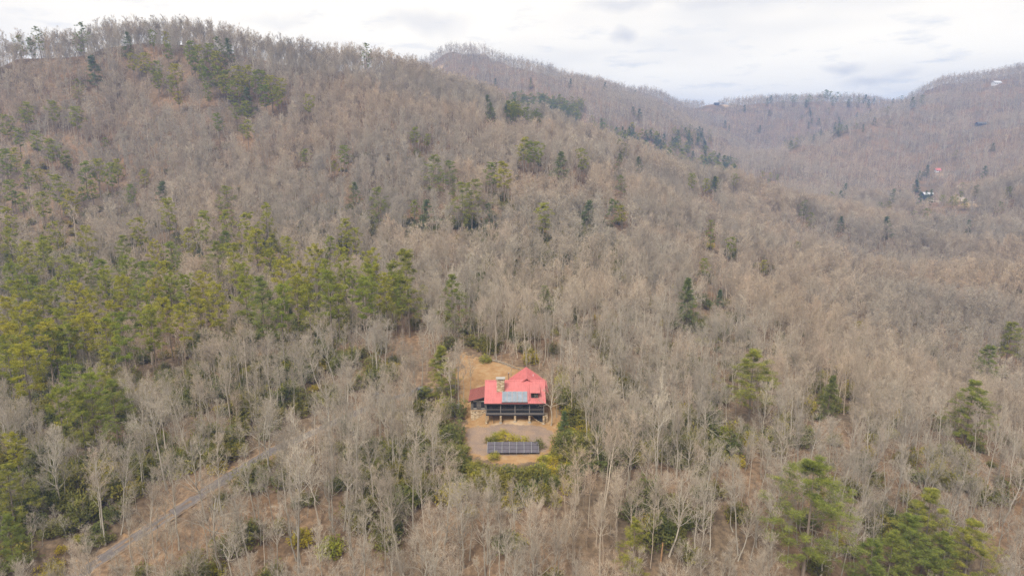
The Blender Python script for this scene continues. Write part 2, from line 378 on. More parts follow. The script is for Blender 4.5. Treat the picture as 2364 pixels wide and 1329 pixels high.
# levelled yard under the house
def pad(x0, x1, y0, y1, fn, soft):
    px = np.maximum(np.maximum(x0-mx, mx-x1), 0); py = np.maximum(np.maximum(y0-my, my-y1), 0); w = 1-sstep(0, soft, np.hypot(px, py))
    return HZ*(1-w)+fn(mx, my)*w
def underhouse(x, y):   # rises under the porch from the piers to the cellar wall
    return 0.55*np.exp(-((x-1.0)/3.4)**2)+sstep(135.6, 139.4, y)*1.55*(1-0.75*sstep(3.4, 6.2, x))-0.05
HZ = pad(-5.6, 7.2, 135.0, 148, underhouse, 2.2)

def ground():
    nx, ny = len(GX), len(GY)
    V = np.stack([mx.ravel(), my.ravel(), HZ.ravel()], 1)
    i, j = np.meshgrid(np.arange(nx-1), np.arange(ny-1), indexing='ij'); a = (i*ny+j).ravel()
    F = np.stack([a, a+ny, a+ny+1, a+1], 1)
    m = NT('ground'); P = m.coord('Object')
    litter = m.ramp(m.noise(0.9, 4, 0.75, P), (0.30, (0.088, 0.062, 0.040)), (0.47, (0.165, 0.114, 0.072)), (0.6, (0.24, 0.165, 0.102)), (0.75, (0.31, 0.235, 0.16)))
    broad = m.ramp(m.noise(0.035, 2, 0.6, P), (0.38, (0.72, 0.76, 0.78)), (0.52, (0.95, 0.93, 0.92)), (0.68, (1.1, 1.0, 0.9)))
    litter = m.mix(litter, broad, 1.0, 'MULTIPLY')
    lawn = m.ramp(m.noise(0.55, 3, 0.65, P), (0.30, (0.27, 0.155, 0.068)), (0.5, (0.34, 0.206, 0.095)), (0.70, (0.375, 0.26, 0.146)))
    lawn = m.mix(lawn, m.ramp(m.noise(9.0, 1, 0.7, P), (0.3, 0.78), (0.7, 1.1)), 1.0, 'MULTIPLY')
    grav = m.ramp(m.noise(14.0, 1, 0.75, P), (0.28, (0.16, 0.118, 0.088)), (0.5, (0.255, 0.193, 0.148)), (0.75, (0.36, 0.285, 0.224)))
    grav = m.mix(grav, m.ramp(m.noise(0.5, 2, 0.6, P), (0.35, (0.86, 0.84, 0.86)), (0.65, (1.08, 1.0, 0.92))), 1.0, 'MULTIPLY')
    wob = m.math('MULTIPLY', m.math('SUBTRACT', m.noise(0.5, 4, 0.7, P), 0.5), 1.5)
    def mask(name, lo=0.42, hi=0.58):
        a = m.attr(name); return m.ramp(m.math('ADD', a.outputs['Fac'], wob), (lo, 0.0), (hi, 1.0))
    c = m.mix(litter, lawn, mask('lawn')); c = m.mix(c, grav, mask('gravel'))
    bare = m.ramp(m.noise(0.7, 2, 0.65, P), (0.3, (0.37, 0.24, 0.125)), (0.7, (0.48, 0.36, 0.23)))
    c = m.mix(c, bare, mask('bare'))
    m.col(c)
    me = tri_mesh('ground', V, F, [m.mat], smooth=True)
    fine = (np.abs(mx) < 90) & (my > 80) & (my < 190)
    def soft_mask(poly, w):
        x, y = mx, my; ins = inside(poly, x, y); d = dist_line(np.vstack([poly, poly[:1]]), x, y)
        s = np.where(ins, d, -d); return np.where(fine, sstep(-w, w, s), 0)
    lawn_m = soft_mask(CLEAR, 3.5)
    verge = 1-sstep(2.5, 5.0, np.where(fine, dist_line(ROAD, mx, my), 99))
    gm = soft_mask(GRAVEL, 2.2)
    bare_m = np.where(fine, np.exp(-((mx-1)/6.5)**2)*np.exp(-((my-135.0)/1.3)**2), 0)*0.75
    for (u, v, r) in [(1012,158,9),(2155,462,7),(2212,462,8),(2232,470,9),(2165,404,8),(1680,243,14),(2290,200,8)]:
        q = find(u, v); bare_m = np.maximum(bare_m, np.exp(-(((mx-q[0])/r)**2+((my-q[1])/(r*2.0))**2)))
    for nm, arr in (('lawn', np.maximum(lawn_m, verge*0.28)), ('gravel', gm), ('bare', bare_m)):
        at_ = me.attributes.new(nm, 'FLOAT', 'POINT'); at_.data.foreach_set('value', arr.ravel().astype(np.float32))
    o = link('ground', me); tag(o, 'wooded mountain ground of russet leaf litter with tan lawn round the house', 'ground', kind='structure')
    return o
GROUND = ground()

def driveway():
    n = len(ROAD); t = np.gradient(ROAD, axis=0); t /= np.linalg.norm(t, axis=1)[:, None]; s = np.stack([t[:, 1], -t[:, 0]], 1)
    offs = np.array([-1.75, -1.3, -0.8, 0.0, 0.8, 1.3, 1.75]); V = []; sd_ = []
    for i in range(n):
        for k, o_ in enumerate(offs):
            w = o_*(1+0.08*math.sin(i*0.7+k)); p = ROAD[i]+s[i]*w
            V.append((p[0], p[1], float(height(p[0], p[1]))+0.07)); sd_.append(o_)
    m_ = len(offs); F = [(i*m_+k, i*m_+k+1, (i+1)*m_+k+1, (i+1)*m_+k) for i in range(n-1) for k in range(m_-1)]
    m = NT('driveway'); P = m.coord('Object'); a = m.attr('side').outputs['Fac']
    g = m.ramp(m.noise(6.0, 6, 0.7, P), (0.3, (0.085, 0.074, 0.070)), (0.7, (0.16, 0.142, 0.134)))
    tr = m.math('ABSOLUTE', m.math('SUBTRACT', m.math('ABSOLUTE', a), 0.85))
    g = m.mix(g, m.mix(g, (1.25, 1.22, 1.2), 1.0, 'MULTIPLY'), m.ramp(tr, (0.12, 1.0), (0.45, 0.0)))
    edge = m.math('ADD', m.math('ABSOLUTE', a), m.math('MULTIPLY', m.noise(0.9, 5, 0.6, P), 1.3))
    g = m.mix(g, (0.27, 0.18, 0.10), m.ramp(m.math('MULTIPLY', edge, 0.3), (0.56, 0.0), (0.70, 1.0)))
    m.col(g).bump(m.noise(8, 6, 0.7, P), 0.4, 0.05)
    me = tri_mesh('driveway', V, F, [m.mat], smooth=True)
    q = me.attributes.new('side', 'FLOAT', 'POINT'); q.data.foreach_set('value', np.array(sd_, np.float32))
    tag(link('driveway', me), 'dark grey gravel drive climbing through the woods to the house', 'driveway', kind='structure')
driveway()

# ------------------------------------------------------------------ house
def mat_roof(name, c):
    m = NT(name); m.col(m.mix(m.ramp(m.noise(0.8, 5, 0.6), (0.3, tuple(x*.90 for x in c)), (0.7, tuple(min(1, x*1.07) for x in c))), m.ramp(m.noise(5, 5, .7, stretch=(1, .12, .12)), (.3, .80), (.7, 1.06)), 1.0, 'MULTIPLY'))
    m.rough(0.5); m.b.inputs['Specular IOR Level'].default_value = 0.3; return m.mat
MT['roof_red'] = mat_roof('roof_red', (0.52, 0.165, 0.158)); MT['roof_rust'] = mat_roof('roof_rust', (0.26, 0.085, 0.07))
def mat_stone(name, cell=2.6, tint=(1, 1, 1), gap=.05):
    m = NT(name); v = m.n('ShaderNodeTexVoronoi', Scale=cell); mp = m.n('ShaderNodeMapping'); mp.inputs['Scale'].default_value = (1, 1, 1.7); m.l(m.coord(), mp.inputs[0]); m.l(mp.outputs[0], v.inputs['Vector'])
    e = m.n('ShaderNodeTexVoronoi', Scale=cell, _feature='DISTANCE_TO_EDGE'); m.l(mp.outputs[0], e.inputs['Vector'])
    sep = m.n('ShaderNodeSeparateColor'); m.l(v.outputs['Color'], sep.inputs[0])
    c = m.ramp(sep.outputs[0], (0.0, (0.26*tint[0], 0.18*tint[1], 0.105*tint[2])), (0.4, (0.40*tint[0], 0.30*tint[1], 0.18*tint[2])), (0.75, (0.52*tint[0], 0.42*tint[1], 0.28*tint[2])), (1.0, (0.60*tint[0], 0.53*tint[1], 0.41*tint[2])))
    c = m.mix(c, m.ramp(m.noise(7, 5, .7), (.3, .75), (.7, 1.12)), 1.0, 'MULTIPLY')
    c = m.mix(c, (0.36, 0.31, 0.24), m.ramp(e.outputs['Distance'], (gap*.4, 1.0), (gap, 0.0)))
    m.col(c).bump(m.ramp(e.outputs['Distance'], (0.0, 0.0), (.16, 1.0)), .8, .06); return m.mat
MT['stone'] = mat_stone('stone', 2.6, (1.2, 1.16, 1.1)); MT['stone_pier'] = mat_stone('stone_pier', 3.4, (1.15, 1.1, 1.05)); MT['stone_grey'] = mat_stone('stone_grey', 1.4, (.75, .78, .85))
MT['log_dark'] = plain('log_dark', (0.050, 0.043, 0.040), .35, 2.5, stretch=(.4, 6, 6)); MT['chink'] = plain('chink', (0.62, 0.57, 0.48), .12, 4)
MT['trim_dark'] = plain('trim_dark', (0.040, 0.038, 0.040), .25, 4, .6); MT['post_grey'] = plain('post_grey', (0.17, 0.15, 0.135), .25, 3, .8, stretch=(4, 4, .5)); MT['board_brown'] = plain('board_brown', (0.10, 0.065, 0.045), .3, 3)
MT['sill_wood'] = plain('sill_wood', (0.50, 0.37, 0.24), .2, 3); MT['metal_grey'] = plain('metal_grey', (0.42, 0.42, 0.43), .12, 3, .4, .5, .6); MT['cap_stone'] = plain('cap_stone', (0.34, 0.32, 0.29), .18, 3)
MT['pipe'] = plain('pipe', (0.30, 0.22, 0.15), .3, 6, .5, .5, .5); MT['dark_under'] = plain('dark_under', (0.028, 0.028, 0.031), .3, 2); MT['rust_wood'] = plain('rust_wood', (0.33, 0.20, 0.12), .25, 4); MT['wicker'] = plain('wicker', (0.36, 0.24, 0.16), .25, 8)
def mat_glass(name, c, rough=.08, spec=.6):
    m = NT(name); m.col(m.ramp(m.noise(1.2, 3, .5), (.3, tuple(x*.8 for x in c)), (.7, tuple(x*1.2 for x in c)))).rough(rough); m.b.inputs['Specular IOR Level'].default_value = spec; return m.mat
MT['window'] = mat_glass('window_glass', (0.022, 0.026, 0.032)); MT['collector'] = mat_glass('collector_glass', (0.195, 0.228, 0.268), .18, .7); MT['pv'] = mat_glass('solar_cells', (0.085, 0.075, 0.090), .25, .55)
MT['lamp_white'] = plain('lamp_white', (0.72, 0.74, 0.76), .05, 3)
def mat_screen():
    m = NT('insect_screen'); m.col((0.035, 0.035, 0.038)); tr = m.n('ShaderNodeBsdfTransparent'); ms = m.n('ShaderNodeMixShader'); ms.inputs[0].default_value = .50
    m.l(m.b.outputs[0], ms.inputs[1]); m.l(tr.outputs[0], ms.inputs[2]); m.l(ms.outputs[0], m.t.nodes['Material Output'].inputs[0]); return m.mat
MT['screen'] = mat_screen()

HX, HY, HZ0 = 0.6, 135.4, 0.0
EAVE, RIDGE = 4.8, 7.72; RUN0, RUN1 = -0.45, 5.6; SLOPE = (RIDGE-EAVE)/(RUN1-RUN0)
def roof_z(y): return EAVE+(y-RUN0)*SLOPE
def ribs(mb, a, b, c, d, step, h=.045, w=.05):
    """standing seams from eave edge a-b up to ridge edge d-c"""
    a, b, c, d = map(Vector, (a, b, c, d)); n = max(2, int((b-a).length/step)); nn = (b-a).cross(d-a).normalized(); t = (b-a).normalized()*w/2
    for k in range(n+1):
        f = k/n; p, q = a.lerp(b, f), d.lerp(c, f)
        if (q-p).length < .2: continue
        mb.hexa([p-t, p+t, q+t, q-t, p-t*.5+nn*h, p+t*.5+nn*h, q+t*.5+nn*h, q-t*.5+nn*h])
def log_wall(parent, x0, x1, y, z0, z1, gaps=(), course=.30, depth=.26, dark=False):
    """stacked hewn logs with pale chinking between; gaps = (x0, x1, z0, z1) openings"""
    mb = MB(); xs = sorted({x0, x1, *[g[0] for g in gaps], *[g[1] for g in gaps]})
    segs = []
    for a, b in zip(xs[:-1], xs[1:]):
        gz = [(g[2], g[3]) for g in gaps if g[0] <= a+1e-6 and g[1] >= b-1e-6]; cur = z0
        for lo, hi in sorted(gz):
            if lo > cur: segs.append((a, b, cur, lo))
            cur = hi
        if cur < z1: segs.append((a, b, cur, z1))
    for a, b, lo, hi in segs: mb.box(a, b, y+.06, y+depth-.04, lo, hi)
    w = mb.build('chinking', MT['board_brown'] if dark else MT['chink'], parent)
    n = int((z1-z0)/course+.5); cz = (z1-z0)/n
    for k in range(n):
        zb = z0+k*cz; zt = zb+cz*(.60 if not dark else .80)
        runs = [(x0, x1)]
        for g in gaps:
            if g[2] < zt and g[3] > zb:
                nr = []
                for a, b in runs:
                    if g[0] > a: nr.append((a, min(b, g[0])))
                    if g[1] < b: nr.append((max(a, g[1]), b))
                runs = [r for r in nr if r[1]-r[0] > .05]
        for a, b in runs:
            box('log', MT['log_dark'], parent, a, b, y-.015*(k % 2), y+depth, zb, zt)
    return w
def window(parent, x0, x1, y, z0, z1, frame=.09, cols=2, rows=2, name='window'):
    f = MB(); f.box(x0, x1, y-.05, y+.08, z1-frame, z1).box(x0, x1, y-.05, y+.08, z0, z0+frame).box(x0, x0+frame, y-.05, y+.08, z0+frame, z1-frame).box(x1-frame, x1, y-.05, y+.08, z0+frame, z1-frame)
    o = f.build(name, MT['trim_dark'], parent)
    box('pane', MT['window'], o, x0+frame, x1-frame, y+.01, y+.03, z0+frame, z1-frame)
    for k in range(1, cols): xx = x0+(x1-x0)*k/cols; box('glazing_bar', MT['trim_dark'], o, xx-.02, xx+.02, y-.01, y+.05, z0+frame, z1-frame)
    for k in range(1, rows): zz = z0+(z1-z0)*k/rows; box('glazing_bar', MT['trim_dark'], o, x0+frame, x1-frame, y-.012, y+.048, zz-.02, zz+.02)
    return o
def house():
    H = empty('log_house', (HX, HY, HZ0)); tag(H, 'dark log house with bright red metal roof, stone chimney and screened porch', 'house')
    X0, X1 = -6.42, 6.5
    # main roof, front and back slopes with standing seams and a ridge cap
    r = MB(); a, b, c, d = (X0, RUN0, EAVE), (X1, RUN0, EAVE), (X1, RUN1, RIDGE), (X0, RUN1, RIDGE); r.slab(a, b, c, d, .14)
    yb = RUN1+(RUN1-RUN0)*.9; zb = RIDGE-(yb-RUN1)*SLOPE; a2, b2, c2, d2 = (X1, yb, zb), (X0, yb, zb), (X0, RUN1, RIDGE), (X1, RUN1, RIDGE); r.slab(a2, b2, c2, d2, .14)
    main = r.build('roof', MT['roof_red'], H)
    s = MB(); ribs(s, a, b, c, d, .42, .07, .07); s.build('standing_seams', MT['roof_red'], main)
    s = MB(); ribs(s, a2, b2, c2, d2, .30); s.build('standing_seams', MT['roof_red'], main)
    MB().slab((X0, RUN1-.2, RIDGE-.03), (X1, RUN1-.2, RIDGE-.03), (X1, RUN1, RIDGE+.09), (X0, RUN1, RIDGE+.09), .03).slab((X1, RUN1+.2, RIDGE-.03), (X0, RUN1+.2, RIDGE-.03), (X0, RUN1+.004, RIDGE+.09), (X1, RUN1+.004, RIDGE+.09), .03).build('ridge_cap', MT['roof_red'], main)
    box('fascia', MT['trim_dark'], main, X0+.05, X1-.05, RUN0+.02, RUN0+.07, EAVE-.33, EAVE-.15)
    # body
    FZ = 2.35
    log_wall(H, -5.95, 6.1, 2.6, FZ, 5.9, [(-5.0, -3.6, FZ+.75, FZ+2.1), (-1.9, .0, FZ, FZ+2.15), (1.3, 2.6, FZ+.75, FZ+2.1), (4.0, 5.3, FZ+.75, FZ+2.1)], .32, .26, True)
    window(H, -5.0, -3.6, 2.62, FZ+.75, FZ+2.1); window(H, 1.3, 2.6, 2.62, FZ+.75, FZ+2.1); window(H, 4.0, 5.3, 2.62, FZ+.75, FZ+2.1)
    dr = box('door', MT['board_brown'], H, -1.9, 0, 2.66, 2.74, FZ, FZ+2.15); box('pane', MT['window'], dr, -1.75, -1.05, 2.645, 2.659, FZ+.3, FZ+2.0); box('pane', MT['window'], dr, -.85, -.15, 2.645, 2.659, FZ+.3, FZ+2.0)
    box('door_handle', MT['metal_grey'], dr, -1.0, -.9, 2.60, 2.645, FZ+1.0, FZ+1.1)
    sidewall = MB()
    for x, e in ((-5.95, .22), (5.88, .22)):
        sidewall.add([(x, 2.88, FZ), (x, 8.6, FZ), (x, 8.6, roof_z(2.6)-.35), (x, RUN1, RIDGE-.25), (x, 2.88, roof_z(2.88)-.25), (x+e, 2.88, FZ), (x+e, 8.6, FZ), (x+e, 8.6, roof_z(2.6)-.35), (x+e, RUN1, RIDGE-.25), (x+e, 2.88, roof_z(2.88)-.25)],
                     [(0, 1, 2, 3, 4), (9, 8, 7, 6, 5), (0, 5, 6, 1), (1, 6, 7, 2), (2, 7, 8, 3), (3, 8, 9, 4), (4, 9, 5, 0)])
    sidewall.box(-5.73, 5.88, 8.4, 8.6, FZ, roof_z(2.6)-.4); sidewall.build('wall', MT['log_dark'], H)
    box('cellar_wall', MT['stone'], H, -5.95, 6.1, 2.75, 8.5, -.4, FZ-.2)
    # porch
    box('porch_floor', MT['post_grey'], H, -6.12, 6.22, -.05, 2.58, FZ-.14, FZ); box('floor_beam', MT['trim_dark'], H, -6.14, 6.24, -.09, .12, FZ-.42, FZ-.142); box('floor_beam', MT['trim_dark'], H, -6.14, 6.24, 1.9, 2.05, FZ-.40, FZ-.143)
    for k in range(12): box('joist', MT['trim_dark'], H, -5.9+k*1.07, -5.84+k*1.07, .13, 1.89, FZ-.36, FZ-.144)
    box('porch_ceiling', MT['board_brown'], H, -6.0, 6.1, .12, 2.55, EAVE-.42, EAVE-.38)
    PX = [-6.03, -3.0, .04, 3.08, 6.10]
    for x in PX: box('porch_post', MT['post_grey'], H, x-.10, x+.10, -.04, .16, FZ, EAVE-.40, .012)
    box('top_plate', MT['post_grey'], H, -6.12, 6.2, -.05, .17, EAVE-.398, EAVE-.14)
    for a_, b_ in zip(PX[:-1], PX[1:]):
        box('handrail', MT['post_grey'], H, a_+.10, b_-.10, .0, .12, FZ+.84, FZ+.93); box('bottom_rail', MT['post_grey'], H, a_+.10, b_-.10, .0, .12, FZ+.02, FZ+.11)
        for lo, hi in ((FZ+.11, FZ+.84), (FZ+.93, EAVE-.40)): box('screen', MT['screen'], H, a_+.10, b_-.10, .055, .061, lo, hi)
    for s_ in (-6.03, 6.10): box('screen', MT['screen'], H, s_-.003, s_+.003, .17, 2.56, FZ, EAVE-.42)
    foot = [-.15, .45, .62, .5, .05]
    for x, w, zf in zip(PX, (.40, .40, .42, .40, .42), foot):
        p = box('stone_pier', MT['stone_pier'], H, x-w/2, x+w/2, -.14, .26, zf-.9, FZ-.43, .02)
        box('footing', MT['cap_stone'], p, x-w/2-.07, x+w/2+.07, -.2, .32, zf-.9, zf+.03)
    for x, zt, yy in ((-5.4, FZ-.42, 1.5), (-4.45, FZ-.42, .3)): MB().tube([(x, yy, -.5), (x, yy, zt)], .055, 8).build('steel_prop', MT['trim_dark'], H)
    # dark skirt under the right bay and its curved stone edge
    k = 14; top = [(3.3+2.72*i/k, .5+1.1*(1-i/k), FZ-.43) for i in range(k+1)]
    bot = [(3.3+2.72*i/k, .5+1.1*(1-i/k), max(.12, 1.55*(1-(i/k))**1.7)) for i in range(k+1)]
    v = []; f = []
    for i in range(k+1): v += [bot[i], top[i], (bot[i][0], bot[i][1]+.06, bot[i][2]), (top[i][0], top[i][1]+.06, top[i][2])]
    for i in range(k): q = i*4; f += [(q, q+4, q+5, q+1), (q+2, q+3, q+7, q+6), (q, q+2, q+6, q+4), (q+1, q+5, q+7, q+3)]
    MB().add(v, f).build('skirt_panel', MT['dark_under'], H)
    MB().tube([(p[0], p[1]-.12, p[2]-.04) for p in bot], [.13+.02*math.sin(i*2.1) for i in range(k+1)], 6).build('stone_edge', MT['stone_pier'], H)
    box('stone_pier', MT['stone'], H, 6.33, 7.0, .6, 2.4, -.6, 1.6, .03)
    # chimney
    cx0, cx1, cy0, cy1 = -3.86, -2.22, 2.45, 3.55
    ch = box('chimney', MT['stone'], H, cx0, cx1, cy0, cy1, 5.2, 8.72, .03)
    box('chimney_shoulder', MT['stone'], ch, cx0-.10, cx1+.10, cy0-.10, cy1+.10, 8.72, 8.86, .02)
    for x_ in (cx0+.02, cx1-.30): box('cap_post', MT['stone'], ch, x_, x_+.28, cy0+.05, cy1-.05, 8.86, 9.10)
    box('flue_hole', MT['dark_under'], ch, cx0+.30, cx1-.30, cy0+.10, cy1-.10, 8.861, 9.02)
    box('cap_slab', MT['cap_stone'], ch, cx0-.16, cx1+.16, cy0-.16, cy1+.16, 9.10, 9.22, .015)
    MB().slab((cx0-.14, cy0-.22, roof_z(cy0-.22)+.03), (cx1+.14, cy0-.22, roof_z(cy0-.22)+.03), (cx1+.14, cy1+.1, roof_z(cy1+.1)+.03), (cx0-.14, cy1+.1, roof_z(cy1+.1)+.03), .02).build('flashing', MT['roof_red'], ch)
    fl = MB().tube([(-1.35, 6.8, 6.9), (-1.35, 6.8, 8.95)], .11, 10).build('flue_pipe', MT['pipe'], H); MB().tube([(-1.35, 6.8, 8.96), (-1.35, 6.8, 9.05)], .17, 10).build('rain_cap', MT['metal_grey'], fl)
    # five water-heating collectors on the front slope
    th = math.atan(SLOPE); 
    def on_roof(x, s_, h):   # s_ metres up the slope from the eave
        return (x, RUN0+s_*math.cos(th)-h*math.sin(th), EAVE+s_*math.sin(th)+h*math.cos(th))
    s0, s1 = .22, 3.25; xa, xb = -2.72, 2.66; n = 5; w = (xb-xa)/n
    for k in range(n):
        x0, x1 = xa+k*w+.03, xa+(k+1)*w-.03
        p = MB().hexa([on_roof(x0, s0, .10), on_roof(x1, s0, .10), on_roof(x1, s1, .10), on_roof(x0, s1, .10), on_roof(x0, s0, .22), on_roof(x1, s0, .22), on_roof(x1, s1, .22), on_roof(x0, s1, .22)]).build('solar_collector', MT['metal_grey'], H)
        MB().hexa([on_roof(x0+.08, s0+.08, .20), on_roof(x1-.08, s0+.08, .20), on_roof(x1-.08, s1-.08, .20), on_roof(x0+.08, s1-.08, .20), on_roof(x0+.08, s0+.08, .226), on_roof(x1-.08, s0+.08, .226), on_roof(x1-.08, s1-.08, .226), on_roof(x0+.08, s1-.08, .226)]).build('glass', MT['collector'], p)
    MB().hexa([on_roof(xa-.08, s0-.16, .05), on_roof(xb+.08, s0-.16, .05), on_roof(xb+.08, s0-.02, .05), on_roof(xa-.08, s0-.02, .05), on_roof(xa-.08, s0-.16, .17), on_roof(xb+.08, s0-.16, .17), on_roof(xb+.08, s0-.02, .17), on_roof(xa-.08, s0-.02, .17)]).build('mounting_rail', MT['trim_dark'], H)
    MB().tube([on_roof(xb+.05, .7, .12), on_roof(xb+.5, .7, .10), on_roof(xb+.55, 2.0, .09)], .03, 6).build('water_pipe', MT['trim_dark'], H)
    # dormer
    D = empty('dormer', parent=H); x0, x1 = 3.55, 4.85; yf = .95
    box('wall', MT['trim_dark'], D, x0-.12, x1+.12, yf, yf+2.2, roof_z(yf)-.2, 6.72)
    window(D, x0+.05, x1-.05, yf-.04, roof_z(yf)+.10, 6.62, .08, 2, 2)
    dz0, dz1 = 6.80, 7.28; dy0, dy1 = .45, RUN0+(7.28-EAVE)/SLOPE
    dr_ = MB().slab((x0-.42, dy0, dz0), (x1+.45, dy0, dz0), (x1+.45, dy1, dz1), (x0-.42, dy1, dz1), .10).build('roof', MT['roof_red'], D)
    s = MB(); ribs(s, (x0-.42, dy0, dz0), (x1+.45, dy0, dz0), (x1+.45, dy1, dz1), (x0-.42, dy1, dz1), .30); s.build('standing_seams', MT['roof_red'], dr_)
    # rear wing: a taller gable crossing behind
    wx, wz, wy0, wy1, hw, ez = 2.62, 8.32, 5.15, 12.7, 4.7, 4.95
    for sg in (-1, 1):
        e0, e1, t1, t0 = (wx+sg*hw, wy0, ez), (wx+sg*hw, wy1, ez), (wx, wy1, wz), (wx, wy0, wz)
        q = (e0, e1, t1, t0) if sg > 0 else (e1, e0, t0, t1)
        # only the part that clears the main roof
        o = MB().slab(*q, .12).build('rear_roof', MT['roof_red'], H); s = MB(); ribs(s, *q, .42, .07, .07); s.build('standing_seams', MT['roof_red'], o)
    MB().tube([(wx, wy0-.02, wz+.0), (wx, wy1+.02, wz+.0)], .075, 6).build('ridge_cap', MT['roof_red'], H)
    MB().add([(wx-3.3, wy0+.45, 5.6), (wx+3.3, wy0+.45, 5.6), (wx, wy0+.45, wz-.2), (wx-3.3, wy0+.6, 5.6), (wx+3.3, wy0+.6, 5.6), (wx, wy0+.6, wz-.2)], [(0, 1, 2), (5, 4, 3), (0, 3, 4, 1), (1, 4, 5, 2), (2, 5, 3, 0)]).build('gable_wall', MT['trim_dark'], H)
    MB().box(wx-4.2, wx+4.2, 8.7, 12.4, 1.5, 5.1).build('rear_wall', MT['log_dark'], H)
    MB().tube([(wx+1.5, 9.6, wz-1.6), (wx+1.5, 9.6, wz-.6)], .06, 8).build('vent_pipe', MT['lamp_white'], H)
    sh = MB().slab((X1-1.6, 8.2, 6.2), (X1+.35, 8.2, 5.4), (X1+.35, 12.2, 5.4), (X1-1.6, 12.2, 6.2), .1).build('rear_roof', MT['roof_red'], H)
    # log wing on the left with a lean-to roof
    L0, L1 = -9.45, -6.2; LY0, LY1 = 3.0, 9.4
    def lz(x): return 5.12+(x-(-6.2))*.285
    q = ((-9.98, LY0-.42, lz(-9.98)), (-6.1, LY0-.42, lz(-6.1)), (-6.1, LY1+.2, lz(-6.1)), (-9.98, LY1+.2, lz(-9.98)))
    lr = MB().slab(*q, .12).build('wing_roof', MT['roof_rust'], H); s = MB(); ribs(s, q[1], q[2], q[3], q[0], .34); s.build('standing_seams', MT['roof_rust'], lr)
    MB().slab((q[0][0], q[0][1]-.03, q[0][2]-.02), (q[1][0], q[1][1]-.03, q[1][2]-.02), (q[1][0], q[1][1]-.002, q[1][2]-.02), (q[0][0], q[0][1]-.002, q[0][2]-.02), .2).build('barge_board', MT['trim_dark'], lr)
    wz0 = 1.85; log_wall(H, L0, L1, LY0, wz0+.12, 4.0, [(-8.92, -8.22, wz0+.55, wz0+1.95), (-7.25, -6.5, wz0+.55, wz0+1.95)], .29, .26)
    MB().add([(L0, LY0+.05, 4.0), (L1, LY0+.05, 4.0), (L1, LY0+.05, lz(L1)-.13), (L0, LY0+.05, lz(L0)-.13), (L0, LY0+.2, 4.0), (L1, LY0+.2, 4.0), (L1, LY0+.2, lz(L1)-.13), (L0, LY0+.2, lz(L0)-.13)], [(0, 1, 2, 3), (7, 6, 5, 4), (0, 4, 5, 1), (1, 5, 6, 2), (2, 6, 7, 3), (3, 7, 4, 0)]).build('gable_board', MT['board_brown'], H)
    window(H, -8.92, -8.22, LY0+.02, wz0+.55, wz0+1.95, .08); window(H, -7.25, -6.5, LY0+.02, wz0+.55, wz0+1.95, .08)
    box('wall', MT['log_dark'], H, L0, L0+.25, LY0+.262, LY1, wz0+.12, 3.95); box('wall', MT['log_dark'], H, L0+.252, L1, LY1-.25, LY1, wz0+.12, 4.0)
    box('sill_log', MT['sill_wood'], H, L0-.03, L1-.02, LY0-.05, LY0+.2, wz0, wz0+.118)
    fnd = box('foundation', MT['stone'], H, L0-.04, L1, LY0-.02, LY1, -1.2, wz0-.003, .02)
    for x in (-8.55, -6.9): box('vent', MT['dark_under'], fnd, x-.14, x+.14, LY0-.03, LY0+.02, 1.35, 1.5)
    for x in (-1.0, 2.95): MB().tube([(x+.3, .9, EAVE-.75), (x+.3, .9, EAVE-.55)], [.13, .09], 10).build('porch_lamp', MT['lamp_white'], H)
    # porch furniture
    def chair(x, y, rz, label, name='porch_chair', w=.55, m='wicker'):
        c = empty(name, (HX+x, HY+y, HZ0+FZ), rz); m = MT[m]
        box('seat', m, c, -w/2, w/2, -.28, .26, .40, .46); box('backrest', m, c, -w/2, w/2, .24, .30, .46, 1.05)
        for sx in (-1, 1):
            for yy in (-.24, .24): box('leg', m, c, sx*(w/2-.03)-.03, sx*(w/2-.03)+.03, yy-.03, yy+.03, 0, .40)
            box('armrest', m, c, sx*(w/2)-.035, sx*(w/2)+.035, -.26, .24, .62, .66)
        tag(c, label, 'chair'); return c
    chair(-5.1, 1.6, .2, 'brown porch chair behind the screen in the leftmost porch bay'); chair(-3.4, 1.7, -.2, 'brown porch chair left of the second porch post'); chair(-2.2, 1.7, .3, 'brown porch chair right of the second porch post')
    chair(1.0, 1.6, 0, 'wide pale bench on the porch right of the middle post', 'porch_bench', 1.3, 'chink'); chair(5.2, 1.6, .1, 'dark chair behind the screen in the rightmost porch bay', 'porch_chair', .55, 'board_brown')
    return H
house()

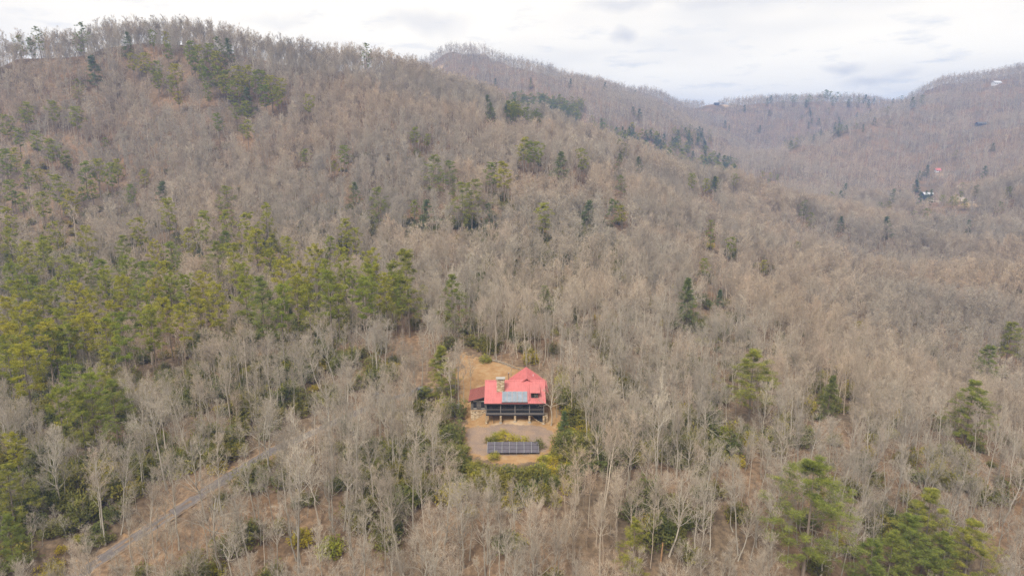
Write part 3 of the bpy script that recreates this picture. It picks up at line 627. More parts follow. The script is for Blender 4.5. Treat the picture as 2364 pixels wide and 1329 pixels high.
# ------------------------------------------------------------------ ground-mounted solar array
def solar_array():
    a = find(1122, 1052); x0 = -4.95; yb = float(a[1])-.25; A = empty('solar_array', (.2, yb, float(height(.2, yb)))); tag(A, 'long dark solar panel array on a low metal frame below the house', 'solar array')
    tilt = math.radians(24); n, rows = 7, 3; pw, ph = 1.37, .90; Wd = n*pw+.06*(n-1); z0 = .45
    def on(x, s, h): return (x, s*math.cos(tilt)-h*math.sin(tilt), z0+s*math.sin(tilt)+h*math.cos(tilt))
    def slab(x0, x1, s0, s1, h0, h1): return MB().hexa([on(x0, s0, h0), on(x1, s0, h0), on(x1, s1, h0), on(x0, s1, h0), on(x0, s0, h1), on(x1, s0, h1), on(x1, s1, h1), on(x0, s1, h1)])
    for i in range(n):
        xl = -Wd/2+i*(pw+.06)
        for r in range(rows):
            s = r*(ph+.03)
            p = slab(xl, xl+pw, s, s+ph, .06, .10).build('solar_panel', MT['trim_dark'], A); slab(xl+.025, xl+pw-.025, s+.025, s+ph-.025, .095, .103).build('glass', MT['pv'], p)
        if i < n-1: slab(xl+pw+.004, xl+pw+.056, 0, rows*(ph+.03), .05, .108).build('mid_clamp', MT['metal_grey'], A)
    L = rows*(ph+.03)
    for s in (.5, 1.5, 2.6): slab(-Wd/2, Wd/2, s, s+.06, .0, .058).build('rail', MT['metal_grey'], A)
    slab(-Wd/2-.05, -Wd/2-.005, 0, L, .04, .11).build('edge_frame', MT['metal_grey'], A); slab(Wd/2+.005, Wd/2+.05, 0, L, .04, .11).build('edge_frame', MT['metal_grey'], A)
    for k in range(8):
        x = -Wd/2+.5+k*(Wd-1)/7
        for s in (.3, 2.5):
            p = on(x, s, 0); gz = float(height(.2+x, yb+p[1]))-float(height(.2, yb)); MB().tube([(x, p[1], gz-.3), p], .04, 6).build('leg', MT['metal_grey'], A)
solar_array()

# ------------------------------------------------------------------ low dry-stone wall behind the lawn, stone edging, small things in the yard
MT['field_stone'] = plain('field_stone', (0.30, 0.25, 0.19), .4, 1.2)
def stone_mesh(seed):
    r = random.Random(seed); b = bmesh.new(); bmesh.ops.create_icosphere(b, subdivisions=1, radius=.5)
    for v in b.verts: v.co = Vector((v.co.x*r.uniform(.8, 1.15), v.co.y*r.uniform(.8, 1.1), max(-.32, min(.32, v.co.z*r.uniform(.75, 1.1)))))
    me = bpy.data.meshes.new('stone'); b.to_mesh(me); b.free(); me.materials.append(MT['field_stone']); return me
STONES = [stone_mesh(k) for k in range(6)]
def wall():
    path = densify(np.array([find(u, v)[:2] for u, v in [(1108,836),(1120,834),(1137,835),(1152,838),(1168,843),(1182,848),(1198,853),(1212,859)]]), .45)
    o = empty('stone_wall', (path[0][0], path[0][1], float(height(*path[0])))); tag(o, 'low curved dry-stone wall edging the back lawn', 'stone wall'); b = np.array(o.location); r = random.Random(4)
    for i, p in enumerate(path):
        for c in range(2 if i < 22 else 1):
            s = link('stone', STONES[r.randrange(6)], o, (p[0]-b[0]+r.uniform(-.06, .06), p[1]-b[1]+r.uniform(-.08, .08), float(height(*p))-b[2]+.12+c*.26)); s.scale = (r.uniform(.5, .75), r.uniform(.4, .6), r.uniform(.42, .6)); s.rotation_euler = (r.uniform(-.1, .1), 0, r.uniform(0, 6.28))
    path = densify(np.array([find(u, v)[:2] for u, v in [(1101,984),(1112,988),(1125,993),(1138,998),(1155,1001)]]), .42)
    o = empty('stone_edging', (path[0][0], path[0][1], float(height(*path[0])))); tag(o, 'single line of small stones crossing the gravel below the porch', 'stone edging'); b = np.array(o.location)
    for p in path:
        s = link('stone', STONES[r.randrange(6)], o, (p[0]-b[0], p[1]-b[1]+r.uniform(-.06, .06), float(height(*p))-b[2]+.03)); s.scale = (r.uniform(.2, .42), r.uniform(.2, .35), r.uniform(.2, .4)); s.rotation_euler = (0, 0, r.uniform(0, 6.28))
wall()
def yard_things():
    p = find(1060, 944); o = empty('air_conditioner', p); tag(o, 'small grey outdoor unit on the leaf litter left of the log wing', 'outdoor unit')
    MB().box(-.5, .5, -.4, .4, .1, .85).build('casing', MT['post_grey'], o, bevel=.03); MB().box(-.55, .55, -.45, .45, 0, .098).build('base', MT['cap_stone'], o); MB().box(-.4, .4, -.3, .3, .852, .88).build('grille', MT['metal_grey'], o)
    def car(u, v, rz, body, lab):
        p = find(u, v); c = empty('parked_car', p, rz); tag(c, lab, 'car')
        prof = [(-2.2, .35), (-2.25, .8), (-1.9, .92), (-1.2, .98), (-.6, 1.45), (.9, 1.5), (1.7, 1.0), (2.2, .95), (2.25, .4)]
        n = len(prof); v_ = [(x, -.85+(.14 if z > 1.2 else 0), z) for x, z in prof]+[(x, .85-(.14 if z > 1.2 else 0), z) for x, z in prof]
        f = [tuple(range(n))[::-1], tuple(range(n, 2*n))]+[(i, (i+1) % n, n+(i+1) % n, n+i) for i in range(n)]
        MB().add(v_, f).build('body', body, c, bevel=.05)
        MB().add([(-1.12, -.8, 1.04), (-.62, -.745, 1.4), (-.62, .745, 1.4), (-1.12, .8, 1.04)], [(0, 1, 2, 3)]).build('windscreen', MT['window'], c, (-.03, 0, .02))
        for s in (-1, 1):
            y = s*.80; MB().add([(-1.0, y*1.07, 1.02), (1.5, y*1.07, 1.02), (.85, y*.92, 1.42), (-.55, y*.92, 1.42)], [(0, 1, 2, 3)] if s < 0 else [(3, 2, 1, 0)]).build('side_window', MT['window'], c)
            for x in (-1.4, 1.4): MB().tube([(x, s*.70, .33), (x, s*.9, .33)], .33, 14).build('wheel', MT['trim_dark'], c)
    m1 = plain('car_paint_dark', (0.06, 0.07, 0.10), .1, 2, .25, .6); m2 = plain('car_paint_grey', (0.13, 0.135, 0.15), .06, 2, .25, .6)
    car(868, 922, .5, m1, 'dark parked car glimpsed through bare trees beside the drive'); car(972, 908, .35, m2, 'grey parked car glimpsed through bare trees near the yard')
yard_things()

# ------------------------------------------------------------------ houses on the far hills
def far_house(name, u, v, rz, w, d, h, rise, wallm, roofm, label, cat, over=.5, floors=1, extra=None, skew=0):
    p = find(u, v); o = empty(name, (p[0], p[1], p[2]), rz); tag(o, label, cat)
    b = MB(); b.box(-w/2, w/2, -d/2, d/2, -4.0, h); b.add([(-w/2, -d/2, h), (-w/2, d/2, h), (-w/2, 0, h+rise), (-w/2+.2, -d/2, h), (-w/2+.2, d/2, h), (-w/2+.2, 0, h+rise)], [(0, 2, 1), (3, 4, 5), (0, 3, 5, 2), (1, 2, 5, 4)])
    b.add([(w/2-.2, -d/2, h), (w/2-.2, d/2, h), (w/2-.2, 0, h+rise), (w/2, -d/2, h), (w/2, d/2, h), (w/2, 0, h+rise)], [(0, 2, 1), (3, 4, 5), (0, 3, 5, 2), (1, 2, 5, 4)]); b.build('wall', wallm, o)
    x0, x1 = -w/2-over, w/2+over; k = over*rise/(d/2)
    rf = MB().slab((x0, -d/2-over, h-k+.05), (x1, -d/2-over, h-k+.05), (x1, 0, h+rise+.05), (x0, 0, h+rise+.05), .15).slab((x1, d/2+over, h-k+.05), (x0, d/2+over, h-k+.05), (x0, 0.004, h+rise+.05), (x1, 0.004, h+rise+.05), .15).build('roof', roofm, o)
    s = MB(); ribs(s, (x0, -d/2-over, h-k+.05), (x1, -d/2-over, h-k+.05), (x1, 0, h+rise+.05), (x0, 0, h+rise+.05), .8, .08, .08); s.build('standing_seams', roofm, rf)
    n = max(2, int(w/3.2))
    for f in range(floors):
        for i in range(n):
            xx = -w/2+w*(i+.5)/n
            if f == 0 and i == n//2: dd = box('door', MT['board_brown'], o, xx-.5, xx+.5, -d/2-.06, -d/2-.005, .1, 2.2); continue
            window(o, xx-.6, xx+.6, -d/2-.05, .9+f*2.8, 2.2+f*2.8, .1)
    return o
MT['roof_white'] = plain('roof_white', (0.50, 0.51, 0.53), .06, 1, .35, .5); MT['wall_grey'] = plain('wall_grey', (0.30, 0.30, 0.31), .15, 1); MT['wall_white'] = plain('wall_white', (0.62, 0.62, 0.62), .1, 1); MT['wall_dark'] = plain('wall_dark', (0.06, 0.065, 0.08), .2, 1); MT['roof_slate'] = plain('roof_slate', (0.075, 0.085, 0.11), .2, 1, .5); MT['roof_bluegrey'] = plain('roof_dark_metal', (0.09, 0.10, 0.12), .12, 1, .4)
far_house('metal_roofed_barn', 2140, 456, .0, 11.0, 7.5, 2.6, 2.4, MT['wall_dark'], MT['roof_white'], 'barn with a bright white metal roof on the right hillside', 'barn', .6)
far_house('red_roofed_house', 2164, 398, -.1, 6.0, 5.0, 2.4, 2.6, MT['wall_white'], MT['roof_red'], 'small house with a red roof among trees above the white barn', 'house', .5)
hh = far_house('hilltop_house', 2300, 196, .15, 13.0, 8.0, 3.2, 3.0, MT['wall_white'], MT['roof_white'], 'white-roofed house high on the right ridge near the skyline', 'house', .7, 1)
far_house('dark_house', 2264, 290, .1, 14.0, 8.0, 2.8, 2.4, MT['wall_dark'], MT['roof_bluegrey'], 'dark house half hidden by trees below the white-roofed hilltop house', 'house', .6)
fh = far_house('saddle_house', 1654, 243, -.1, 9.5, 7.0, 3.4, 2.0, MT['wall_dark'], MT['roof_slate'], 'small dark house alone on the open saddle of the skyline', 'house', .8, 1)
SIGHT = [(2140,442,24,1),(2164,390,8,.8),(2300,184,20,1),(2264,284,18,.7),(1654,238,22,1),(2212,452,22,.6),(2162,465,14,.8),(2208,437,12,.6)]
def track():
    pts = densify(np.array([find(u, v)[:2] for u, v in [(2150,463),(2170,466),(2190,462)]]), 3.0)
    for nm, px, lab in (('dirt_track', [(2150,464),(2160,465),(2172,466)], 'pale sandy track on the right hillside below the white barn'), ('dirt_track', [(2202,442),(2207,436),(2215,431)], 'pale upper bend of the sandy track right of the white barn'), ('dirt_track', [(2214,455),(2224,461),(2234,466),(2244,470)], 'pale lower bend of the sandy track right of the white barn')):
        L = densify(np.array([find(u, v)[:2] for u, v in px]), 2.5); t = np.gradient(L, axis=0); t /= np.linalg.norm(t, axis=1)[:, None]+1e-9; s = np.stack([t[:, 1], -t[:, 0]], 1); V = []
        for i in range(len(L)):
            for w in (-2.6, 0, 2.6): q = L[i]+s[i]*w; V.append((q[0], q[1], float(height(*q))+.5))
        F = [(i*3+k, i*3+k+1, i*3+k+4, i*3+k+3) for i in range(len(L)-1) for k in range(2)]
        tag(link(nm, tri_mesh(nm, V, F, [MT_TRACK])), lab, 'track', kind='structure')
MT_TRACK = plain('track_sand', (0.36, 0.29, 0.22), .15, .4)
track()

# ------------------------------------------------------------------ trees: meshes
def unit(v): return v/np.maximum(np.linalg.norm(v, axis=-1, keepdims=True), 1e-9)
def frame(T):
    h = np.where(np.abs(T[..., 2:3]) > 0.9, np.array([1.0, 0, 0]), np.array([0, 0, 1.0])); A = unit(np.cross(T, h)); return A, np.cross(T, A)
class Geo:
    def __init__(s): s.V = []; s.F = []; s.M = []; s.n = 0; s.cm = 0
    def put(s, V, F):
        s.V.append(np.asarray(V).reshape(-1, 3)); s.F.append(np.asarray(F).reshape(-1, 3)+s.n); s.n += len(s.V[-1]); s.M.append(np.full(len(s.F[-1]), s.cm, np.int32))
    def tubes(s, P, R, sides):
        m, n, _ = P.shape; T = np.empty_like(P); T[:, 1:-1] = P[:, 2:]-P[:, :-2]; T[:, 0] = P[:, 1]-P[:, 0]; T[:, -1] = P[:, -1]-P[:, -2]; T = unit(T)
        T0 = unit(P[:, -1:]-P[:, :1]); A, B = frame(np.broadcast_to(T0, T.shape))
        a = 2*np.pi*np.arange(sides)/sides
        V = P[:, :, None]+R[:, :, None, None]*(A[:, :, None]*np.cos(a)[:, None]+B[:, :, None]*np.sin(a)[:, None])
        i, j, k = np.meshgrid(np.arange(m), np.arange(n-1), np.arange(sides), indexing='ij'); k2 = (k+1) % sides
        q = lambda j_, k_: (i*n+j_)*sides+k_
        F = np.concatenate([np.stack([q(j, k), q(j, k2), q(j+1, k2)], -1).reshape(-1, 3), np.stack([q(j, k), q(j+1, k2), q(j+1, k)], -1).reshape(-1, 3)])
        s.put(V, F)
    def blades(s, B, D, L, Wd, rng):
        A, C = frame(D); a = rng.uniform(0, np.pi, len(B))[:, None]; S = (A*np.cos(a)+C*np.sin(a))*(Wd/2)[:, None]
        V = np.stack([B-S, B+S, B+D*L[:, None]], 1); s.put(V, np.arange(len(B)*3).reshape(-1, 3))
    def mesh(s, name, mats): return tri_mesh(name, np.concatenate(s.V), np.concatenate(s.F), mats, np.concatenate(s.M))
def along(P, idx, t):
    n = P.shape[1]; q = t*(n-1); k = np.minimum(q.astype(int), n-2); f = (q-k)[:, None]
    a, b = P[idx, k], P[idx, k+1]; return a*(1-f)+b*f, unit(b-a)
def grow(rng, P, R, idx, t, ang, L, nseg, up, wig, rf, az=None, rtip=0.3):
    p, T = along(P, idx, t); A, B = frame(T); az = rng.uniform(0, 2*np.pi, len(idx)) if az is None else az
    d = unit(T*np.cos(ang)[:, None]+(A*np.cos(az)[:, None]+B*np.sin(az)[:, None])*np.sin(ang)[:, None])
    pts = [p]; st = (L/nseg)[:, None]
    for k in range(nseg):
        d = unit(d+np.array([0, 0, up])*st/np.maximum(L[:, None], .1)*1.0+rng.normal(0, wig, d.shape)); p = p+d*st; pts.append(p)
    P2 = np.stack(pts, 1)
    n = R.shape[1]; q = t*(n-1); k = np.minimum(q.astype(int), n-2); r0 = (R[idx, k]*(1-(q-k))+R[idx, k+1]*(q-k))*rf
    R2 = r0[:, None]*np.linspace(1, rtip, nseg+1)[None]
    return P2, R2
def bare_tree(seed, H=22.0, kind='tall', lod=0):
    """leafless hardwood: returns (trunk Geo, crown Geo)"""
    rng = np.random.default_rng(seed); tr, cr = Geo(), Geo()
    ns = 9; lean = rng.normal(0, 0.035, 2); zz = np.linspace(0, 1, ns)
    top = H*(0.93 if kind != 'spread' else 0.62)
    wob = np.cumsum(rng.normal(0, 0.10 if kind == 'tall' else 0.28, (ns, 2)), 0); wob[0] = 0
    tp = np.stack([lean[0]*top*zz+wob[:, 0], lean[1]*top*zz+wob[:, 1], zz*top-0.4*(zz == 0)], 1)[None]
    r0 = H*(0.0084 if kind == 'tall' else 0.0098)*rng.uniform(0.85, 1.2); fat = (1.0, 1.08, 1.3)[lod]
    trr = (r0*np.interp(zz, [0, .04, .5, 1], [1.35, 1.0, .66, .16 if kind != 'spread' else .42]))[None]*fat
    tr.tubes(tp, trr, (7, 5, 3)[lod])
    n1 = {'tall': (17, 14, 9), 'round': (20, 16, 10), 'spread': (13, 11, 8)}[kind][lod]
    t0 = {'tall': 0.46, 'round': 0.32, 'spread': 0.42}[kind]
    t = np.sort(rng.uniform(t0, 1.0, n1)**0.9); t[-1] = 1.0; t[-2] = min(t[-2], 0.97); t = np.clip(t, t0, 1)
    rel = (t-t0)/(1-t0)
    if kind == 'tall': L = H*0.235*(1-0.55*rel)*rng.uniform(0.7, 1.2, n1); ang = np.radians(rng.uniform(28, 52, n1)); up = 0.55
    elif kind == 'round': L = H*0.31*(1-0.5*rel)*rng.uniform(0.7, 1.15, n1); ang = np.radians(rng.uniform(32, 58, n1)); up = 0.55
    else: L = H*0.36*(0.75+0.35*rel)*rng.uniform(0.7, 1.15, n1); ang = np.radians(rng.uniform(28, 62, n1)); up = 0.35
    az = np.arange(n1)*2.399+rng.normal(0, .4, n1); z_ = np.zeros(n1, int)
    wg = 0.10 if kind != 'spread' else 0.20
    P1, R1 = grow(rng, tp, trr/fat, z_, t, ang, L, 5, up, wg, 0.60, az, 0.28); cr.tubes(P1, R1*fat, (4, 3, 3)[lod])
    k2 = (8, 7, 5)[lod]; idx = np.repeat(np.arange(n1), k2); m = len(idx); t = rng.uniform(0.22, 1.0, m); t[::k2] = 1.0
    L2 = L[idx]*(0.58-0.28*t)*rng.uniform(0.7, 1.2, m)
    P2, R2 = grow(rng, P1, R1, idx, t, np.radians(rng.uniform(22, 55, m)), L2, 3, 0.35, 0.14, 0.6, None, 0.3)
    if lod < 2: cr.tubes(P2, np.maximum(R2, .017)*fat, 3)
    else:
        D = P2[:, -1]-P2[:, 0]; cr.blades(P2[:, 0], unit(D), np.linalg.norm(D, axis=1), np.full(m, .15), rng)
    cr.cm = 1
    k3 = (6, 6, 5)[lod]; idx3 = np.repeat(np.arange(m), k3); m3 = len(idx3); t3 = rng.uniform(0.15, 1.0, m3); t3[::k3] = 1.0
    L3 = np.clip(L2[idx3]*(0.62-0.25*t3)*rng.uniform(0.7, 1.25, m3), .45, 2.4)
    P3, R3 = grow(rng, P2, R2, idx3, t3, np.radians(rng.uniform(20, 52, m3)), L3, 2, 0.30, 0.15, 0.6, None, 0.3)
    if lod == 0:
        D = P3[:, 1]-P3[:, 0]; l_ = np.linalg.norm(D, axis=1); w = np.full(m3, .036)
        cr.blades(P3[:, 0], unit(D), l_*1.05, w, rng); D2 = P3[:, 2]-P3[:, 1]; cr.blades(P3[:, 1], unit(D2), np.linalg.norm(D2, axis=1), w*.8, rng)
    else:
        D = P3[:, 2]-P3[:, 0]; cr.blades(P3[:, 0], unit(D), np.linalg.norm(D, axis=1), np.full(m3, (0, .066, .15)[lod]), rng)
    if lod < 2:
        k4 = (4, 4)[lod]; idx4 = np.repeat(np.arange(m3), k4); m4 = len(idx4); t4 = rng.uniform(0.1, 1.0, m4)
        p, T = along(P3, idx4, t4); A, B = frame(T); az = rng.uniform(0, 6.283, m4); an = np.radians(rng.uniform(15, 50, m4))
        D = unit(T*np.cos(an)[:, None]+(A*np.cos(az)[:, None]+B*np.sin(az)[:, None])*np.sin(an)[:, None]+np.array([0, 0, .18]))
        cr.blades(p, D, np.clip(L3[idx4]*rng.uniform(.4, .9, m4), .3, 1.3), np.full(m4, (.020, .046)[lod]), rng)
    return tr, cr
def needles(g, rng, C, rad, n, flat, ln, wd, upw):
    """clumps of needle sprays at centres C"""
    m = len(C); idx = np.repeat(np.arange(m), n); d = unit(rng.normal(0, 1, (m*n, 3))); rr = rng.uniform(0.25, 1, m*n)**0.6
    p = C[idx]+d*(rad[idx]*rr)[:, None]*np.array([1, 1, flat])
    D = unit(d*np.array([1, 1, 0.6])+np.array([0, 0, upw])+rng.normal(0, .35, d.shape)); g.blades(p, D, rng.uniform(.7, 1.3, m*n)*ln, rng.uniform(.7, 1.3, m*n)*wd, rng)
def pine_tree(seed, H=24.0, kind='yellow', lod=0):
    rng = np.random.default_rng(seed); tr, cr = Geo(), Geo(); ns = 8; zz = np.linspace(0, 1, ns)
    wob = np.cumsum(rng.normal(0, .12, (ns, 2)), 0); wob[0] = 0; lean = rng.normal(0, .02, 2)
    tp = np.stack([lean[0]*H*zz+wob[:, 0], lean[1]*H*zz+wob[:, 1], zz*H-.4*(zz == 0)], 1)[None]
    trr = (H*.0105*np.interp(zz, [0, .05, .6, 1], [1.3, 1, .6, .08]))[None]; tr.tubes(tp, trr, (7, 5, 4)[lod])
    if kind == 'yellow':
        t0 = rng.uniform(.40, .52); n1 = (34, 26, 20)[lod]; t = np.clip(np.repeat(np.linspace(t0, .975, (n1+1)//2), 2)[:n1]+rng.normal(0, .012, n1), t0, .985); rel = (t-t0)/(1-t0)
        prof = np.interp(rel, [0, .2, .5, .8, 1], [.55, .85, 1.0, .8, .32]); L = H*.175*prof*rng.uniform(.45, 1.15, n1)
        ang = np.radians(np.interp(rel, [0, .5, 1], [92, 76, 42])+rng.normal(0, 9, n1)); up = .25
    elif kind == 'white':
        t0 = rng.uniform(.22, .36); nw = (11, 10, 8)[lod]; per = (5, 4, 3)[lod]; tw = np.linspace(t0, .98, nw)+rng.normal(0, .008, nw)
        t = np.clip(np.repeat(tw, per)+rng.normal(0, .006, nw*per), t0, .985); n1 = nw*per; rel = (t-t0)/(1-t0)
        L = H*.235*np.interp(rel, [0, .12, .4, .8, 1], [.7, 1.0, .86, .5, .16])*rng.uniform(.4, 1.25, n1); ang = np.radians(np.interp(rel, [0, .6, 1], [94, 80, 45])+rng.normal(0, 6, n1)); up = .22
    else:   # hemlock: dense, conical, drooping
        t0 = .10; n1 = (72, 46, 26)[lod]; t = np.linspace(t0, .985, n1); rel = (t-t0)/(1-t0)
        L = H*.21*np.interp(rel, [0, .1, 1], [.8, 1, .07])*rng.uniform(.75, 1.1, n1); ang = np.radians(np.interp(rel, [0, 1], [96, 60])+rng.normal(0, 6, n1)); up = -.15
    P1, R1 = grow(rng, tp, trr, np.zeros(n1, int), t, ang, L, 4, up, .10, .30, np.arange(n1)*2.399+rng.normal(0, .5, n1), .3)
    tr.tubes(P1, np.maximum(R1, .02), 3)
    k2 = {'yellow': (4, 4, 3), 'white': (6, 4, 2), 'hemlock': (5, 4, 3)}[kind][lod]
    idx = np.repeat(np.arange(n1), k2); m = len(idx); t2 = rng.uniform(.35 if kind != 'hemlock' else .2, 1, m); t2[::k2] = 1
    L2 = np.clip(L[idx]*.34*rng.uniform(.5, 1.2, m), .3, 1.9)
    P2, R2 = grow(rng, P1, R1, idx, t2, np.radians(rng.uniform(30, 70, m)), L2, 2, .2, .12, .6, None, .4)
    if lod == 0: cr_b = P2; tr.tubes(P2, np.maximum(R2, .012), 3)
    C = np.concatenate([P2[:, 2], P2[:, 1]]) if lod == 0 else P2[:, 2]
    C = C+rng.normal(0, .12, C.shape)
    if kind == 'yellow': needles(cr, rng, C, rng.uniform(.42, .78, len(C))*H/24, (90, 50, 30)[lod], .42, (.27, .45, .8)[lod], (.062, .18, .42)[lod], .6)
    elif kind == 'white': needles(cr, rng, C, rng.uniform(.42, .74, len(C))*H/24, (64, 34, 24)[lod], .26, (.27, .45, .8)[lod], (.055, .16, .36)[lod], .35)
    else: needles(cr, rng, C, rng.uniform(.4, .75, len(C))*H/20, (56, 32, 22)[lod], .42, (.25, .42, .75)[lod], (.065, .16, .36)[lod], .05)
    return tr, cr
def bush_geo(seed, R=1.4, hgt=1.7, n=26, leaf=.20, lod=0):
    rng = np.random.default_rng(seed); tr, cr = Geo(), Geo()
    m = n; d = unit(rng.normal(0, 1, (m, 3))); d[:, 2] = np.abs(d[:, 2])*.9+.05; rr = rng.uniform(.45, 1.0, m)
    C = d*rr[:, None]*np.array([R, R, hgt*.78])+np.array([0, 0, hgt*.12])
    st = np.stack([np.zeros((m, 3))+rng.normal(0, .12, (m, 3))*np.array([1, 1, 0])-np.array([0, 0, .15]), C*np.array([.5, .5, .45]), C], 1)
    tr.tubes(st, np.tile(np.array([.045, .03, .012]), (m, 1)), 3)
    k = (46, 26)[lod]; idx = np.repeat(np.arange(m), k); dd = unit(rng.normal(0, 1, (m*k, 3))); dd[:, 2] = dd[:, 2]*.8+.1
    rad = rng.uniform(.30, .52, m)*R/1.4*(26/n)**.33
    p = C[idx]+dd*(rad[idx]*rng.uniform(.5, 1, m*k)**.5)[:, None]; p[:, 2] = np.maximum(p[:, 2], .05)
    D = unit(dd*np.array([1, 1, .4])+rng.normal(0, .35, dd.shape)); A, B = frame(D); L = rng.uniform(.7, 1.3, m*k)*leaf*(1, 1.5)[lod]; Wd = L*.42
    S = A*Wd[:, None]/2
    V = np.stack([p, p+D*(L*.5)[:, None]-S, p+D*L[:, None], p+D*(L*.5)[:, None]+S], 1)
    q = np.arange(m*k)[:, None]*4; cr.put(V, np.concatenate([q+np.array([0, 1, 2]), q+np.array([0, 2, 3])]))
    return tr, cr

PROTO = {}       # kind -> list of (trunk mesh, crown mesh, height)
def proto(key, fn, n, mats, **kw):
    PROTO[key] = []
    for k in range(n):
        Hh = kw.get('H', 22.0)*(1+0.0*k); a, b = fn(1000+hash_key(key)*37+k*7, **kw)
        PROTO[key].append((a.mesh(key+'_trunk', [mats[0]]), b.mesh(key+'_crown', list(mats[1:])), Hh))
def hash_key(s): return sum((i+1)*ord(c) for i, c in enumerate(s)) % 997
BT = (MT['bark_grey'], MT['bark_grey'], MT['bark_twig'])
for lod in (0, 1, 2):
    nv = (6, 5, 3)[lod]
    for kd in ('tall', 'round', 'spread'):
        proto('bare_%s_%d' % (kd, lod), bare_tree, nv, BT, H=22.0, kind=kd, lod=lod)
    proto('pine_yellow_%d' % lod, pine_tree, (4, 3, 2)[lod], (MT['bark_pine'], MT['pine_yellow']), H=24.0, kind='yellow', lod=lod)
    proto('pine_white_%d' % lod, pine_tree, (3, 3, 2)[lod], (MT['bark_pine'], MT['pine_soft']), H=24.0, kind='white', lod=lod)
    proto('pine_hemlock_%d' % lod, pine_tree, (3, 2, 2)[lod], (MT['bark_pine'], MT['pine_blue']), H=20.0, kind='hemlock', lod=lod)
proto('pine_column_0', pine_tree, 2, (MT['bark_pine'], MT['pine_soft']), H=20.0, kind='hemlock', lod=0)
proto('bush_0', lambda s, H: bush_geo(s), 3, (MT['bark_twig'], MT['laurel_yellow']), H=1.7)
proto('laurel_0', lambda s, H: bush_geo(s, 2.0, 2.6, 30, .26, 1), 4, (MT['bark_twig'], MT['laurel']), H=2.6)
proto('laurely_0', lambda s, H: bush_geo(s, 1.7, 2.0, 30, .22, 1), 3, (MT['bark_twig'], MT['laurel_yellow']), H=2.0)

RT = random.Random(5)
def tree_thing(key, name, x, y, H, label, cat, group, var=None, rz=None, wide=1.0, lean=None, z=None):
    L = PROTO[key]; a, b, h0 = L[RT.randrange(len(L)) if var is None else var % len(L)]
    s = H/h0; z = float(height(x, y)) if z is None else z
    o = empty(name, (x, y, z-.05), RT.uniform(0, 6.283) if rz is None else rz); o.scale = (s*wide, s*wide, s)
    if lean: o.rotation_euler = (lean[0], lean[1], o.rotation_euler[2])
    link('trunk' if 'bush' not in key and 'laurel' not in key else 'stems', a, o); link('crown' if 'bush' not in key and 'laurel' not in key else 'leaves', b, o)
    return tag(o, label, cat, group)

# prototype library for the masses that nobody could count (kept outside the scene, only instanced)
def library(name, keys):
    c = bpy.data.collections.new(name); n = 0; order = []
    for key in keys:
        for a, b, h0 in PROTO[key]:
            ca = np.empty(len(a.vertices)*3, np.float32); a.vertices.foreach_get('co', ca); cb = np.empty(len(b.vertices)*3, np.float32); b.vertices.foreach_get('co', cb)
            fa = np.empty(len(a.loops), np.int32); a.loops.foreach_get('vertex_index', fa); fb = np.empty(len(b.loops), np.int32); b.loops.foreach_get('vertex_index', fb)
            F = np.concatenate([fa, fb+len(a.vertices)]).reshape(-1, 3)
            mb_ = np.empty(len(fb)//3, np.int32); b.polygons.foreach_get('material_index', mb_)
            me = tri_mesh('%s_%03d' % (name, n), np.concatenate([ca, cb]).reshape(-1, 3), F, [a.materials[0]]+list(b.materials), np.concatenate([np.zeros(len(fa)//3, np.int32), mb_+1]))
            o = bpy.data.objects.new('%s_%03d' % (name, n), me); c.objects.link(o); order.append((key, h0)); n += 1
    return c, order
def scatter(name, coll, pts, var, scl, rot, label, cat):
    me = bpy.data.meshes.new(name); me.vertices.add(len(pts)); me.vertices.foreach_set('co', np.asarray(pts, np.float32).ravel())
    for nm, ty, fld, arr in (('var', 'INT', 'value', np.asarray(var, np.int32)), ('scl', 'FLOAT_VECTOR', 'vector', np.asarray(scl, np.float32)), ('rot', 'FLOAT_VECTOR', 'vector', np.asarray(rot, np.float32))):
        a = me.attributes.new(nm, ty, 'POINT'); a.data.foreach_set(fld, arr.ravel())
    o = link(name, me); tag(o, label, cat, kind='stuff')
    g = bpy.data.node_groups.new(name, 'GeometryNodeTree'); g.interface.new_socket('Geometry', in_out='INPUT', socket_type='NodeSocketGeometry'); g.interface.new_socket('Geometry', in_out='OUTPUT', socket_type='NodeSocketGeometry')
    N = g.nodes.new; Lk = g.links.new; gi = N('NodeGroupInput'); go = N('NodeGroupOutput'); ci = N('GeometryNodeCollectionInfo'); ci.inputs['Collection'].default_value = coll
    ci.inputs['Separate Children'].default_value = True; ci.inputs['Reset Children'].default_value = True
    ip = N('GeometryNodeInstanceOnPoints'); ip.inputs['Pick Instance'].default_value = True
    def na(nm, ty):
        q = N('GeometryNodeInputNamedAttribute'); q.data_type = ty; q.inputs['Name'].default_value = nm; return q.outputs['Attribute']
    e2r = N('FunctionNodeEulerToRotation'); Lk(na('rot', 'FLOAT_VECTOR'), e2r.inputs[0])
    Lk(gi.outputs[0], ip.inputs['Points']); Lk(ci.outputs[0], ip.inputs['Instance']); Lk(na('var', 'INT'), ip.inputs['Instance Index'])
    Lk(e2r.outputs[0], ip.inputs['Rotation']); Lk(na('scl', 'FLOAT_VECTOR'), ip.inputs['Scale']); Lk(ip.outputs[0], go.inputs[0])
    md = o.modifiers.new('scatter', 'NODES'); md.node_group = g
    return o

